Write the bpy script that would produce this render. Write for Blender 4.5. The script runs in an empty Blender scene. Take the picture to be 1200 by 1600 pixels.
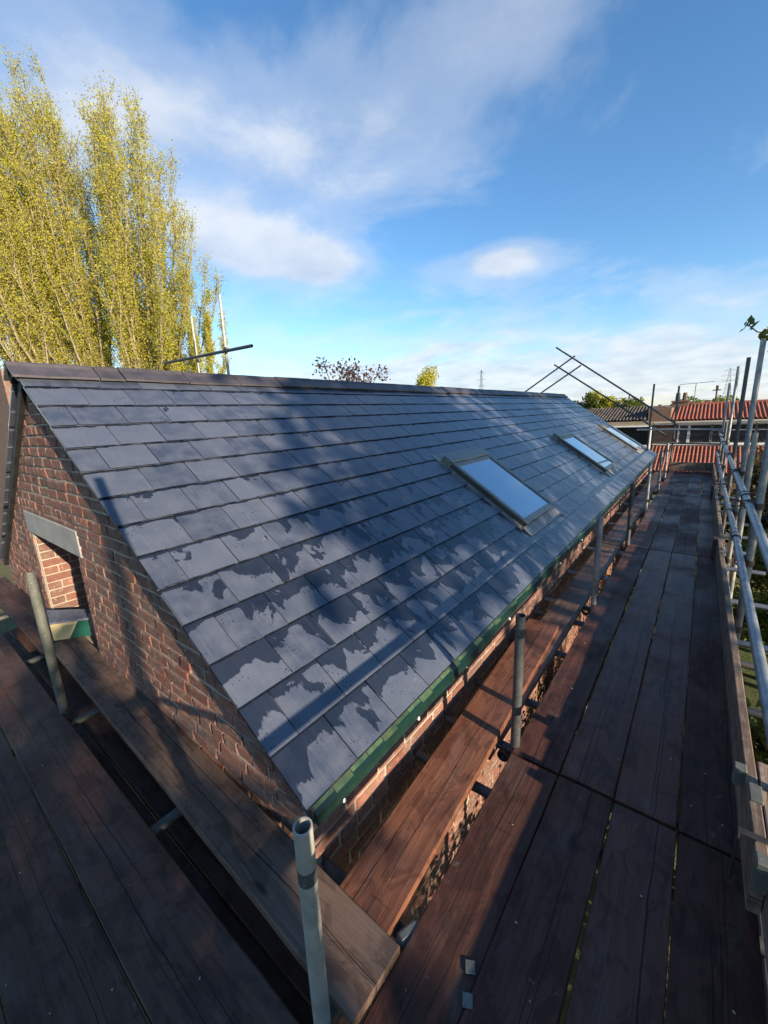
import bpy, math, random
import numpy as np
from mathutils import Vector, Matrix, Quaternion
random.seed(7); rng = np.random.default_rng(7)
R = math.radians; PI = math.pi
sc = bpy.context.scene; col = sc.collection

# ------------------------------------------------------------------ camera, sky, sun, exposure
CAM = Vector((1.0217, -0.7285, 1.6923)); YAW, PIT, ROL, FPX = 0.6705, -0.2289, -0.0475, 630.64
fwd = Vector((-math.sin(YAW)*math.cos(PIT), math.cos(YAW)*math.cos(PIT), math.sin(PIT)))
rt = Vector((math.cos(YAW), math.sin(YAW), 0)); up = rt.cross(fwd)
r2 = rt*math.cos(ROL)+up*math.sin(ROL); u2 = -rt*math.sin(ROL)+up*math.cos(ROL)
cd = bpy.data.cameras.new('camera'); cam = bpy.data.objects.new('camera', cd); col.objects.link(cam)
m3 = Matrix((r2, u2, -fwd)).transposed()
cam.matrix_world = Matrix.Translation(CAM) @ m3.to_4x4()
cd.sensor_fit = 'VERTICAL'; cd.sensor_height = 24; cd.sensor_width = 18; cd.lens = FPX*24/1600
cd.clip_start = 0.02; cd.clip_end = 6000
sc.camera = cam
sc.render.resolution_x = 768; sc.render.resolution_y = 1024

SUN_E, SUN_A = R(16.3), R(9.5)
SDIR = Vector((math.cos(SUN_E)*math.cos(SUN_A), -math.cos(SUN_E)*math.sin(SUN_A), math.sin(SUN_E)))
sd = bpy.data.lights.new('sun', 'SUN'); sd.energy = 5.0; sd.angle = R(0.5); sd.color = (1.0, 0.83, 0.62)
so = bpy.data.objects.new('sun', sd); col.objects.link(so); so.location = (20, -6, 12)
so.rotation_euler = (-SDIR).to_track_quat('-Z', 'Y').to_euler()

class NT:
    def __init__(s, tree): s.t = tree; tree.nodes.clear()
    def n(s, typ, ins=None, **props):
        nd = s.t.nodes.new('ShaderNode'+typ)
        for k, v in props.items(): setattr(nd, k, v)
        for k, v in (ins or {}).items():
            sk = nd.inputs[k]
            if isinstance(v, bpy.types.NodeSocket): s.t.links.new(v, sk)
            else: sk.default_value = v
        return nd
    def math(s, op, a, b=0.0, c=None, clamp=False):
        ins = {0: a, 1: b}
        if c is not None: ins[2] = c
        return s.n('Math', ins, operation=op, use_clamp=clamp).outputs[0]
    def vec(s, op, a, b=(0, 0, 0)):
        nd = s.n('VectorMath', {0: a, 1: b}, operation=op)
        return nd.outputs['Value'] if op in ('DOT_PRODUCT', 'LENGTH') else nd.outputs[0]
    def ramp(s, f, stops, interp='LINEAR'):
        nd = s.n('ValToRGB', {0: f}); cr = nd.color_ramp; cr.interpolation = interp
        while len(cr.elements) < len(stops): cr.elements.new(0.5)
        for e, (p, c) in zip(cr.elements, stops):
            e.position = p; e.color = (c, c, c, 1) if isinstance(c, (int, float)) else (*c, 1)
        return nd.outputs[0]
    def mix(s, f, a, b, mode='MIX'):
        nd = s.t.nodes.new('ShaderNodeMix'); nd.data_type = 'RGBA'; nd.blend_type = mode
        for sk, v in ((nd.inputs[0], f), (nd.inputs[6], a), (nd.inputs[7], b)):
            if isinstance(v, bpy.types.NodeSocket): s.t.links.new(v, sk)
            elif isinstance(v, (int, float)): sk.default_value = v
            else: sk.default_value = (*v, 1) if len(v) == 3 else v
        return nd.outputs[2]
    def noise(s, v, scale, detail=4, rough=0.55, out=0, dist=0.0):
        return s.n('TexNoise', {'Vector': v, 'Scale': scale, 'Detail': detail, 'Roughness': rough, 'Distortion': dist}).outputs[out]

w = bpy.data.worlds.new('World'); sc.world = w; w.use_nodes = True
t = NT(w.node_tree)
sky = t.n('TexSky', sky_type='NISHITA', sun_disc=False, sun_elevation=SUN_E, sun_rotation=R(90)+SUN_A, air_density=1.0, dust_density=0.15, ozone_density=3.0, altitude=10)
gen = t.n('TexCoord').outputs['Generated']
dirv = t.vec('NORMALIZE', gen)
sx = t.n('SeparateXYZ', {0: dirv})
az = t.math('ARCTAN2', sx.outputs[1], sx.outputs[0]); el = t.math('ARCSINE', sx.outputs[2])
# clouds on a flat deck overhead: thin veil plus a few thicker banks where they hang in the sky
den = t.math('ADD', t.math('MAXIMUM', sx.outputs[2], 0.0), 0.16)
cxy = t.n('CombineXYZ', {0: t.math('DIVIDE', sx.outputs[0], den), 1: t.math('DIVIDE', sx.outputs[1], den), 2: 3.1}).outputs[0]
n1 = t.noise(cxy, 1.6, 9, 0.60, dist=0.35); n2 = t.noise(cxy, 0.55, 4, 0.5)
def bank(a, e, wa, we):
    da = t.math('DIVIDE', t.math('SUBTRACT', az, R(a)), R(wa)); de = t.math('DIVIDE', t.math('SUBTRACT', el, R(e)), R(we))
    q = t.math('ADD', t.math('MULTIPLY', da, da), t.math('MULTIPLY', de, de))
    return t.math('POWER', 2.718, t.math('MULTIPLY', q, -1.0))
def addall(l):
    s_ = l[0]
    for x in l[1:]: s_ = t.math('ADD', s_, x)
    return s_
banks = addall([t.math('MULTIPLY', bank(*b[:4]), b[4]) for b in
    [(156, 31, 24, 8, .42), (128, 29, 12, 6, .16), (116, 27, 7, 4, .12), (146, 19.8, 8, 3.4, .52), (135, 18.4, 7, 2.8, .56), (112, 17.4, 5, 1.9, .44), (120, 17.0, 5, 2.0, .22),
     (115, 3.0, 80, 7.5, .50), (108, 36, 8, 8, .14), (60, 24, 20, 8, .25), (10, 30, 25, 9, .25), (-60, 22, 25, 8, .25), (-120, 28, 25, 9, .25), (178, 24, 12, 6, .25)]])
raw = t.math('ADD', t.math('ADD', t.math('MULTIPLY', n1, 0.85), t.math('MULTIPLY', n2, 0.25)), banks)
mask = t.ramp(raw, [(0.60, 0.0), (0.78, 0.32), (1.05, 0.85)], 'EASE')
ccol = t.ramp(t.noise(cxy, 3.2, 5), [(0.3, (2.5, 2.85, 3.4)), (0.7, (3.7, 3.85, 4.1))])
hs = t.n('HueSaturation', {'Saturation': 1.14, 'Color': sky.outputs[0]})
skyc = t.mix(mask, hs.outputs[0], ccol)
bg = t.n('Background', {0: skyc, 1: 0.112}); wo = t.n('OutputWorld', {0: bg.outputs[0]})
vs = sc.view_settings; vs.view_transform = 'Standard'; vs.look = 'None'; vs.exposure = 1.15; vs.gamma = 1.0; vs.use_curve_mapping = False
sc.cycles.max_bounces = 6

# ------------------------------------------------------------------ helpers
def tag(o, label=None, cat=None, group=None, kind=None):
    for k, v in (('label', label), ('category', cat), ('group', group), ('kind', kind)):
        if v: o[k] = v
    return o
def empty(name, loc=(0, 0, 0), label=None, cat=None, group=None):
    o = bpy.data.objects.new(name, None); col.objects.link(o); o.location = loc; o.empty_display_size = 0.1
    return tag(o, label, cat, group)
def link(name, me, mat, parent=None, smooth=False):
    if mat and not me.materials: me.materials.append(mat)
    if smooth: me.polygons.foreach_set('use_smooth', [True]*len(me.polygons))
    o = bpy.data.objects.new(name, me); col.objects.link(o)
    if parent: o.parent = parent; o.matrix_parent_inverse = Matrix.Translation(-parent.location) if parent.parent is None else Matrix()
    return o
class MB:
    def __init__(s): s.v = []; s.f = []
    def add(s, vs_, fs): b = len(s.v); s.v += [tuple(v) for v in vs_]; s.f += [tuple(i+b for i in f) for f in fs]; return s
    def box(s, lo, hi, M=None):
        x0, y0, z0 = lo; x1, y1, z1 = hi
        vs_ = [(x0,y0,z0),(x1,y0,z0),(x1,y1,z0),(x0,y1,z0),(x0,y0,z1),(x1,y0,z1),(x1,y1,z1),(x0,y1,z1)]
        if M is not None: vs_ = [M @ Vector(v) for v in vs_]
        return s.add(vs_, [(0,3,2,1),(4,5,6,7),(0,1,5,4),(1,2,6,5),(2,3,7,6),(3,0,4,7)])
    def cbox(s, lo, hi, c=0.004, M=None):   # chamfered box
        x0, y0, z0 = lo; x1, y1, z1 = hi; vs_ = []; fs = []
        for X in (x0, x1):
            for Y in (y0, y1):
                for Z in (z0, z1):
                    sx_, sy_, sz_ = (1 if X == x0 else -1), (1 if Y == y0 else -1), (1 if Z == z0 else -1)
                    vs_ += [(X, Y+sy_*c, Z+sz_*c), (X+sx_*c, Y, Z+sz_*c), (X+sx_*c, Y+sy_*c, Z)]
        if M is not None: vs_ = [M @ Vector(v) for v in vs_]
        i = lambda a, b, d, k: (a*4+b*2+d)*3+k
        fs += [(i(0,0,0,0),i(0,0,1,0),i(0,1,1,0),i(0,1,0,0)), (i(1,0,0,0),i(1,1,0,0),i(1,1,1,0),i(1,0,1,0)),
               (i(0,0,0,1),i(1,0,0,1),i(1,0,1,1),i(0,0,1,1)), (i(0,1,0,1),i(0,1,1,1),i(1,1,1,1),i(1,1,0,1)),
               (i(0,0,0,2),i(0,1,0,2),i(1,1,0,2),i(1,0,0,2)), (i(0,0,1,2),i(1,0,1,2),i(1,1,1,2),i(0,1,1,2))]
        for a in (0, 1):
            for b in (0, 1):
                fs += [(i(a,b,0,0),i(a,b,1,0),i(a,b,1,1),i(a,b,0,1)), (i(a,0,b,0),i(a,0,b,2),i(a,1,b,2),i(a,1,b,0)), (i(0,a,b,1),i(1,a,b,1),i(1,a,b,2),i(0,a,b,2))]
                for d in (0, 1): fs.append((i(a,b,d,0),i(a,b,d,1),i(a,b,d,2)))
        return s.add(vs_, fs)
    def tube(s, p0, p1, r0, r1=None, n=10, cap=True):
        r1 = r0 if r1 is None else r1
        p0 = Vector(p0); p1 = Vector(p1); d = (p1-p0).normalized(); a = d.orthogonal().normalized(); b = d.cross(a)
        vs_ = [p0+(a*math.cos(2*PI*k/n)+b*math.sin(2*PI*k/n))*r0 for k in range(n)] + [p1+(a*math.cos(2*PI*k/n)+b*math.sin(2*PI*k/n))*r1 for k in range(n)]
        fs = [(k, (k+1) % n, n+(k+1) % n, n+k) for k in range(n)]
        if cap: fs += [tuple(range(n-1, -1, -1)), tuple(range(n, 2*n))]
        return s.add(vs_, fs)
    def pipe(s, p0, p1, ro=0.0242, ri=0.0202, n=20, bow=0.0, seg=1):   # hollow tube, open ends with a rim
        p0 = Vector(p0); p1 = Vector(p1); d = (p1-p0).normalized(); a = d.orthogonal().normalized(); b = d.cross(a); vs_ = []; fs = []
        cs = [(math.cos(2*PI*k/n), math.sin(2*PI*k/n)) for k in range(n)]
        for j in range(seg+1):
            c = p0.lerp(p1, j/seg)+Vector((0, 0, -bow*4*(j/seg)*(1-j/seg)))
            vs_ += [c+(a*x+b*y)*ro for x, y in cs]
        for j in range(seg): fs += [(j*n+k, j*n+(k+1) % n, (j+1)*n+(k+1) % n, (j+1)*n+k) for k in range(n)]
        for end, p, sg, ring in ((0, p0, 1, 0), (1, p1, -1, seg*n)):
            q = len(vs_); vs_ += [p+(a*x+b*y)*ri for x, y in cs]; vs_ += [p+d*sg*0.25+(a*x+b*y)*ri for x, y in cs]
            for k in range(n):
                k2 = (k+1) % n
                fs.append((ring+k, q+k, q+k2, ring+k2) if end == 0 else (ring+k, ring+k2, q+k2, q+k))
                fs.append((q+k, q+n+k, q+n+k2, q+k2) if end == 0 else (q+k, q+k2, q+n+k2, q+n+k))
            fs.append(tuple(q+n+k for k in (range(n) if end else range(n-1, -1, -1))))
        return s.add(vs_, fs)
    def prism(s, poly, d):   # poly: list of 3D points (planar, ccw seen from outside), d: extrusion vector inward
        n = len(poly); d = Vector(d); vs_ = [Vector(p) for p in poly]+[Vector(p)+d for p in poly]
        return s.add(vs_, [tuple(range(n)), tuple(range(2*n-1, n-1, -1))]+[(k, k+n, (k+1) % n+n, (k+1) % n) for k in range(n)])
    def mesh(s, name='mesh'):
        me = bpy.data.meshes.new(name); me.from_pydata(s.v, [], s.f); me.validate(); me.update(); return me
    def build(s, name, mat, parent=None, smooth=False): return link(name, s.mesh(name), mat, parent, smooth)
def autosmooth(o, ang=40):
    me = o.data; me.polygons.foreach_set('use_smooth', [True]*len(me.polygons)); me.set_sharp_from_angle(angle=R(ang)); return o
def fastmesh(name, V, F):   # V (n,3), F (m,k) constant k
    me = bpy.data.meshes.new(name); k = F.shape[1]
    me.vertices.add(len(V)); me.vertices.foreach_set('co', V.astype(np.float32).ravel())
    me.loops.add(F.size); me.loops.foreach_set('vertex_index', F.astype(np.int32).ravel())
    me.polygons.add(len(F)); me.polygons.foreach_set('loop_start', np.arange(0, F.size, k, dtype=np.int32))
    me.update(calc_edges=True); return me
def leafmesh(name, C, size, flat=0.0):   # C (n,3) centres -> folded diamond leaves
    n = len(C); d = rng.normal(size=(n, 3)); d /= np.linalg.norm(d, axis=1)[:, None]
    e = rng.normal(size=(n, 3)); e[:, 2] *= (1-flat); d[:, 2] *= (1-flat)
    e -= d*(np.sum(e*d, 1)/np.maximum(np.sum(d*d, 1), 1e-6))[:, None]; e /= np.linalg.norm(e, axis=1)[:, None]+1e-9
    nn = np.cross(d, e); sz = size*(0.6+0.8*rng.random(n))[:, None]
    V = np.stack([C-d*sz*.6, C+e*sz*.33+nn*sz*.08, C+d*sz*.6, C-e*sz*.33+nn*sz*.08], 1).reshape(-1, 3)
    return fastmesh(name, V, np.arange(4*n).reshape(n, 4))
def tubes_mesh(name, segs, n=5):   # segs: (p0,p1,r0,r1)
    P0 = np.array([a[0] for a in segs]); P1 = np.array([a[1] for a in segs]); r0 = np.array([a[2] for a in segs]); r1 = np.array([a[3] for a in segs])
    D = P1-P0; D /= np.linalg.norm(D, axis=1)[:, None]+1e-9
    A = np.cross(D, np.array([0.3, 0.9, 0.2])); A /= np.linalg.norm(A, axis=1)[:, None]+1e-9; B = np.cross(D, A)
    an = 2*PI*np.arange(n)/n; ca, sa = np.cos(an), np.sin(an)
    off = A[:, None, :]*ca[None, :, None]+B[:, None, :]*sa[None, :, None]
    V = np.concatenate([P0[:, None, :]+off*r0[:, None, None], P1[:, None, :]+off*r1[:, None, None]], 1).reshape(-1, 3)
    k = np.arange(n); q = np.stack([k, (k+1) % n, n+(k+1) % n, n+k], 1)
    return fastmesh(name, V, (q[None]+(np.arange(len(segs))*2*n)[:, None, None]).reshape(-1, 4))
def copy_tree(o, parent=None):
    c = o.copy(); col.objects.link(c); c.parent = parent
    for ch in list(o.children): copy_tree(ch, c)
    return c

# ------------------------------------------------------------------ materials
def newmat(name):
    m = bpy.data.materials.new(name); m.use_nodes = True; return m, NT(m.node_tree)
def finish(t, bs, disp=None):
    t.n('OutputMaterial', {0: bs.outputs[0]})
def rnd(t):
    a = t.n('ObjectInfo').outputs['Random']; b = t.n('NewGeometry').outputs['Random Per Island']
    return t.math('FRACT', t.math('ADD', t.math('MULTIPLY', a, 7.31), t.math('MULTIPLY', b, 3.77)))
def simple(name, c1, c2, scale=6, rough=0.6, metal=0.0, bump=0.2, bscale=40, stretch=(1, 1, 1), spec=0.5, rvar=0.15, vary=0.25, coat=0):
    m, t = newmat(name)
    p = t.n('NewGeometry').outputs['Position']; p = t.vec('MULTIPLY', p, stretch)
    f = t.noise(p, scale, 6, 0.6); g = t.noise(p, bscale, 5, 0.6)
    c = t.mix(t.ramp(f, [(0.32, 0.0), (0.68, 1.0)]), c1, c2)
    c = t.mix(vary, c, t.mix(rnd(t), (0.25, 0.25, 0.25), (1.6, 1.6, 1.6)), 'MULTIPLY') if vary else c
    ro = t.math('ADD', t.math('MULTIPLY', g, rvar*2), rough-rvar)
    b = t.n('Bump', {'Strength': bump, 'Distance': 0.004, 'Height': g})
    bs = t.n('BsdfPrincipled', {'Base Color': c, 'Roughness': ro, 'Metallic': metal, 'Normal': b.outputs[0], 'Specular IOR Level': spec, 'Coat Weight': coat})
    finish(t, bs); return m

TH = 0.6044; GA = 0.2301; SW = 0.2865; EZ = 0.2782; ROOF_L = 13.48; NC = 14
SV = Vector((-math.cos(TH), 0, math.sin(TH))); NV = Vector((math.sin(TH), 0, math.cos(TH))); E0 = Vector((0, 0, EZ))
def rp(s, y, h=0.0): return E0+SV*s+NV*h+Vector((0, y, 0))

def slate_mat():
    m, t = newmat('slate')
    p = t.n('NewGeometry').outputs['Position']
    q = t.vec('SUBTRACT', p, tuple(E0)); s = t.vec('DOT_PRODUCT', q, tuple(SV)); y = t.n('SeparateXYZ', {0: q}).outputs[1]
    sy = t.n('CombineXYZ', {0: y, 1: s, 2: 0.0}).outputs[0]
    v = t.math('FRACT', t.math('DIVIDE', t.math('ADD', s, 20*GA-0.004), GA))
    r = rnd(t)
    off = t.n('CombineXYZ', {0: t.math('MULTIPLY', r, 13.0), 1: t.math('MULTIPLY', r, 29.0), 2: t.math('MULTIPLY', r, 17.0)}).outputs[0]
    loc = t.vec('ADD', sy, off)
    base = t.mix(r, (0.036, 0.046, 0.072), (0.074, 0.088, 0.122))
    base = t.mix(t.ramp(t.noise(t.vec('MULTIPLY', loc, (3, 3, 1)), 3.0, 5), [(0.38, 0.0), (0.66, 0.6)]), base, (0.098, 0.108, 0.136))
    # rain film: ragged damp patches hanging from each course above
    wn = t.noise(t.vec('MULTIPLY', loc, (7.0, 4.6, 1)), 1.0, 5, 0.52, dist=0.5)
    big = t.noise(sy, 0.75, 2, 0.4)
    zone = t.math('MULTIPLY', t.n('MapRange', {0: s, 1: 2.2, 2: 0.55, 3: 0.0, 4: 0.25}, interpolation_type='SMOOTHSTEP').outputs[0],
                  t.n('MapRange', {0: y, 1: 5.5, 2: 3.0, 3: 0.3, 4: 1.0}, interpolation_type='SMOOTHSTEP').outputs[0])
    wr = t.math('ADD', t.math('ADD', wn, t.math('ADD', t.math('MULTIPLY', v, 0.27), t.ramp(v, [(0.88, 0.0), (0.99, 0.30)]))), t.math('ADD', zone, t.math('MULTIPLY', big, 0.25)))
    wet = t.ramp(t.math('MULTIPLY', wr, 0.5), [(0.503, 0.0), (0.511, 1.0)])
    sp = t.n('TexVoronoi', {'Vector': t.vec('ADD', sy, t.vec('MULTIPLY', t.n('TexNoise', {'Vector': sy, 'Scale': 60.0}).outputs[1], (.02, .02, 0))), 'Scale': 62.0}).outputs['Distance']
    spm = t.math('MULTIPLY', t.ramp(sp, [(0.20, 1.0), (0.27, 0.0)]), t.ramp(t.math('ADD', t.noise(sy, 5.0, 3), t.math('MULTIPLY', zone, 0.35)), [(0.60, 0.0), (0.66, 1.0)]))
    edge = t.ramp(v, [(0.0, 1.0), (0.06, 0.0)])
    wet = t.math('MAXIMUM', wet, t.math('MULTIPLY', spm, 0.85), clamp=True)
    scr = t.noise(t.vec('MULTIPLY', loc, (60, 4, 1)), 1.0, 4, 0.7)
    base = t.mix(t.ramp(scr, [(0.52, 0.0), (0.78, 0.5)]), base, (0.118, 0.126, 0.150))
    ch = t.noise(t.vec('MULTIPLY', loc, (9, 22, 1)), 1.0, 3, 0.6)
    base = t.mix(t.ramp(ch, [(0.71, 0.0), (0.78, 0.5)]), base, (0.22, 0.23, 0.25))
    c = t.mix(wet, base, t.mix(1.0, base, (0.22, 0.24, 0.28), 'MULTIPLY'))
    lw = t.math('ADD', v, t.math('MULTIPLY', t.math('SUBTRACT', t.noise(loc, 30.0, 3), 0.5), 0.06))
    c = t.mix(t.ramp(lw, [(0.955, 0.0), (0.975, 0.85)]), c, (0.006, 0.007, 0.009))  # near-black line under each course tail: painted shadow as well as damp
    fine = t.noise(t.vec('MULTIPLY', loc, (55, 30, 1)), 1.0, 6, 0.65); lay = t.noise(t.vec('MULTIPLY', loc, (6, 9, 1)), 1.0, 3)
    h = t.math('ADD', t.math('MULTIPLY', fine, 0.35), lay)
    ro = t.mix(wet, t.mix(t.math('ADD', t.math('MULTIPLY', fine, .5), t.math('MULTIPLY', r, .5)), (0.24,)*3, (0.42,)*3), (0.17,)*3)
    b = t.n('Bump', {'Strength': 0.55, 'Distance': 0.004, 'Height': h})
    bs = t.n('BsdfPrincipled', {'Base Color': c, 'Roughness': ro, 'Normal': b.outputs[0], 'Specular IOR Level': 0.9})
    finish(t, bs); return m

def brick_mat(name, ca, cb, cc, dirt):
    m, t = newmat(name)
    p = t.n('NewGeometry').outputs['Position']; r = rnd(t)
    c = t.ramp(r, [(0.0, ca), (0.35, cb), (0.6, cc), (0.8, (0.19, 0.065, 0.045)), (1.0, (0.29, 0.125, 0.085))])
    f = t.noise(p, 9, 6, 0.65); g = t.noise(p, 70, 5, 0.7)
    c = t.mix(t.ramp(f, [(0.40, 0.0), (0.66, 0.85)]), c, dirt)
    c = t.mix(t.ramp(t.noise(p, 26, 4, 0.6), [(0.54, 0.0), (0.72, 0.6)]), c, (0.34, 0.275, 0.22))
    c = t.mix(t.ramp(g, [(0.3, 0.55), (0.5, 0.0)]), c, (0.05, 0.035, 0.03))
    b = t.n('Bump', {'Strength': 0.9, 'Distance': 0.006, 'Height': t.math('ADD', t.math('MULTIPLY', g, .6), t.noise(p, 24, 4, 0.6))})
    bs = t.n('BsdfPrincipled', {'Base Color': c, 'Roughness': 0.88, 'Normal': b.outputs[0], 'Specular IOR Level': 0.3}); finish(t, bs); return m

def board_mat(name, c1, c2, c3, along, rough=0.5, damp=0.5):   # boards are built along their own Y axis
    m, t = newmat(name)
    p = t.n('TexCoord').outputs['Object']; oi = t.n('ObjectInfo').outputs['Random']
    off = t.n('CombineXYZ', {0: t.math('MULTIPLY', oi, 37.0), 1: t.math('MULTIPLY', oi, 11.0), 2: t.math('MULTIPLY', oi, 23.0)}).outputs[0]
    q = t.vec('ADD', p, off); sp = t.n('SeparateXYZ', {0: p})
    warp = t.vec('MULTIPLY', t.vec('SUBTRACT', t.noise(q, 2.2, 3, 0.5, out=1), (.5, .5, .5)), (0.07, 0.0, 0.0))
    gq = t.vec('MULTIPLY', t.vec('ADD', q, warp), (30, 1.1, 30))
    grain = t.noise(gq, 1.0, 6, 0.62); grain2 = t.noise(gq, 3.4, 4, 0.7)
    c = t.mix(t.ramp(grain, [(0.36, 0.0), (0.66, 1.0)]), c1, c2)
    c = t.mix(t.ramp(t.noise(q, 2.0, 5, 0.6), [(0.42, 0.0), (0.70, 0.7)]), c, c3)
    c = t.mix(t.ramp(grain2, [(0.30, 0.6), (0.44, 0.0)]), c, (0.02, 0.014, 0.012))
    c = t.mix(0.55, c, t.mix(oi, (0.45, 0.42, 0.42), (1.55, 1.40, 1.32)), 'MULTIPLY')
    # worn smears, long drying splits, cross marks, knots and specks of mortar
    bl = t.noise(t.vec('MULTIPLY', q, (1.6, 1, 1)), 6.5, 5, 0.62, dist=0.8)
    c = t.mix(t.ramp(bl, [(0.50, 0.0), (0.56, 0.5), (0.75, 0.6)]), c, t.mix(1.0, c, (0.42, 0.40, 0.42), 'MULTIPLY'))
    spl = t.noise(q, 11.0, 6, 0.7, dist=0.4)
    c = t.mix(t.ramp(spl, [(0.66, 0.0), (0.72, 0.45)]), c, (0.20, 0.165, 0.145))
    sm = t.noise(t.vec('MULTIPLY', q, (9, 3, 1)), 1.0, 6, 0.65, dist=0.6)
    c = t.mix(t.ramp(sm, [(0.55, 0.0), (0.72, 0.45)]), c, (0.13, 0.098, 0.086))
    lines = None
    for k, (x0, amp, wd) in enumerate(((0.035, .016, .0011), (-.06, .010, .0008), (-.015, .02, .0006))):
        wv = t.math('MULTIPLY', t.math('SUBTRACT', t.noise(t.vec('MULTIPLY', t.vec('ADD', q, (k*7.3, k*3.1, 0)), (0, 1.4, 0)), 1.0, 4, 0.6), 0.5), amp*2.6)
        x = t.math('ADD', t.math('SUBTRACT', sp.outputs[0], wv), t.math('MULTIPLY', t.math('SUBTRACT', t.math('FRACT', t.math('MULTIPLY', oi, 17.3+k*5.7)), 0.5), -0.12))
        ln = t.math('LESS_THAN', t.math('ABSOLUTE', x), t.math('MULTIPLY', t.ramp(t.noise(t.vec('MULTIPLY', t.vec('ADD', q, (k*3.3, k*9.1, 4)), (0, .55, 0)), 1.0, 2), [(0.40, 0.0), (0.56, 1.0)]), wd*2.4))
        lines = ln if lines is None else t.math('MAXIMUM', lines, ln)
    c = t.mix(t.math('MULTIPLY', lines, 0.9), c, (0.012, 0.009, 0.009))
    cs = t.noise(t.vec('MULTIPLY', q, (3.0, 26, 1)), 1.0, 4, 0.6)
    c = t.mix(t.ramp(cs, [(0.66, 0.0), (0.73, 0.5)]), c, (0.02, 0.015, 0.016))
    kn = t.n('TexVoronoi', {'Vector': t.vec('MULTIPLY', q, (5.0, 1.6, 1)), 'Scale': 1.0}).outputs['Distance']
    c = t.mix(t.ramp(kn, [(0.03, 0.8), (0.08, 0.0)]), c, (0.02, 0.012, 0.010))
    du = t.noise(q, 150, 3, 0.6)
    c = t.mix(t.ramp(du, [(0.735, 0.0), (0.77, 0.6)]), c, (0.26, 0.23, 0.20))
    wetm = t.ramp(t.math('ADD', t.noise(q, 1.6, 5, 0.6), t.math('MULTIPLY', t.math('SUBTRACT', oi, .5), .15)), [(0.40, 0.0), (0.60, 1.0)])
    ro = t.mix(t.math('MULTIPLY', wetm, damp), (rough+0.17,)*3, (rough-0.18,)*3)
    h = t.math('SUBTRACT', t.math('ADD', t.math('MULTIPLY', grain, 0.8), t.math('MULTIPLY', grain2, 0.6)), t.math('MULTIPLY', lines, 1.2))
    b = t.n('Bump', {'Strength': 0.6, 'Distance': 0.004, 'Height': h})
    bs = t.n('BsdfPrincipled', {'Base Color': c, 'Roughness': ro, 'Normal': b.outputs[0], 'Specular IOR Level': 0.22}); finish(t, bs); return m

def metal_mat(name, c1, c2, rust=0.25, rough=0.42, metal=0.75):
    m, t = newmat(name)
    tc = t.n('NewGeometry').outputs['Position']
    oi = t.n('ObjectInfo').outputs['Random']
    q = t.vec('ADD', tc, t.n('CombineXYZ', {0: t.math('MULTIPLY', oi, 31.0), 1: t.math('MULTIPLY', oi, 17.0), 2: 0.0}).outputs[0])
    f = t.noise(q, 14, 6, 0.65); g = t.noise(q, 75, 5, 0.7)
    c = t.mix(t.ramp(f, [(0.35, 0.0), (0.68, 1.0)]), c1, c2)
    c = t.mix(t.ramp(g, [(0.60, 0.0), (0.74, 0.8)]), c, (0.42, 0.40, 0.36))
    rs = t.ramp(t.noise(q, 22, 5, 0.7), [(0.68-rust*0.25, 0.0), (0.76-rust*0.2, 0.8)])
    c = t.mix(rs, c, (0.13, 0.062, 0.035))
    mt = t.math('SUBTRACT', metal, t.math('MULTIPLY', rs, metal*0.9), clamp=True)
    b = t.n('Bump', {'Strength': 0.3, 'Distance': 0.002, 'Height': g})
    bs = t.n('BsdfPrincipled', {'Base Color': c, 'Roughness': t.math('ADD', t.math('MULTIPLY', g, 0.35), rough-0.12), 'Metallic': mt, 'Normal': b.outputs[0]}); finish(t, bs); return m

def leaf_mat(name, c1, c2, c3, trans=0.45):
    m, t = newmat(name); r = t.n('NewGeometry').outputs['Random Per Island']; p = t.n('NewGeometry').outputs['Position']
    c = t.ramp(r, [(0.0, c1), (0.55, c2), (1.0, c3)])
    c = t.mix(t.ramp(t.noise(p, 0.9, 3), [(0.35, 0.0), (0.7, 0.6)]), c, c3)
    d = t.n('BsdfPrincipled', {'Base Color': c, 'Roughness': 0.5, 'Specular IOR Level': 0.35}); tr = t.n('BsdfTranslucent', {0: c})
    mx = t.n('MixShader', {0: trans, 1: d.outputs[0], 2: tr.outputs[0]}); finish(t, mx); return m
def bark_mat(name, c1, c2): return simple(name, c1, c2, 8, 0.9, 0, 0.8, 50, (1, 1, .3), 0.2, 0.05, 0.2)

M = {}
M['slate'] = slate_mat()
M['brick'] = brick_mat('red brick', (0.115, 0.048, 0.038), (0.215, 0.085, 0.058), (0.155, 0.075, 0.058), (0.165, 0.118, 0.092))
M['brick_house'] = brick_mat('brown brick', (0.15, 0.08, 0.06), (0.2, 0.11, 0.08), (0.17, 0.09, 0.07), (0.2, 0.14, 0.1))
M['mortar'] = simple('lime mortar', (0.27, 0.22, 0.17), (0.40, 0.335, 0.265), 14, 0.95, 0, 0.9, 90, vary=0)
M['ridge'] = simple('ridge clay', (0.040, 0.037, 0.044), (0.080, 0.070, 0.076), 7, 0.45, 0, 0.5, 45, vary=0.35)
M['walk'] = board_mat('walkway board', (0.066, 0.030, 0.021), (0.116, 0.053, 0.037), (0.128, 0.047, 0.033), 1, 0.52, 0.8)
M['walkx'] = board_mat('gable board', (0.074, 0.039, 0.028), (0.128, 0.070, 0.050), (0.100, 0.052, 0.038), 0, 0.52, 0.6)
M['pale'] = board_mat('pale weathered board', (0.125, 0.086, 0.064), (0.225, 0.160, 0.122), (0.14, 0.085, 0.060), 0, 0.55, 0.5)
M['redboard'] = board_mat('red board', (0.165, 0.070, 0.040), (0.255, 0.118, 0.070), (0.125, 0.050, 0.032), 1, 0.36, 0.95)
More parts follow.
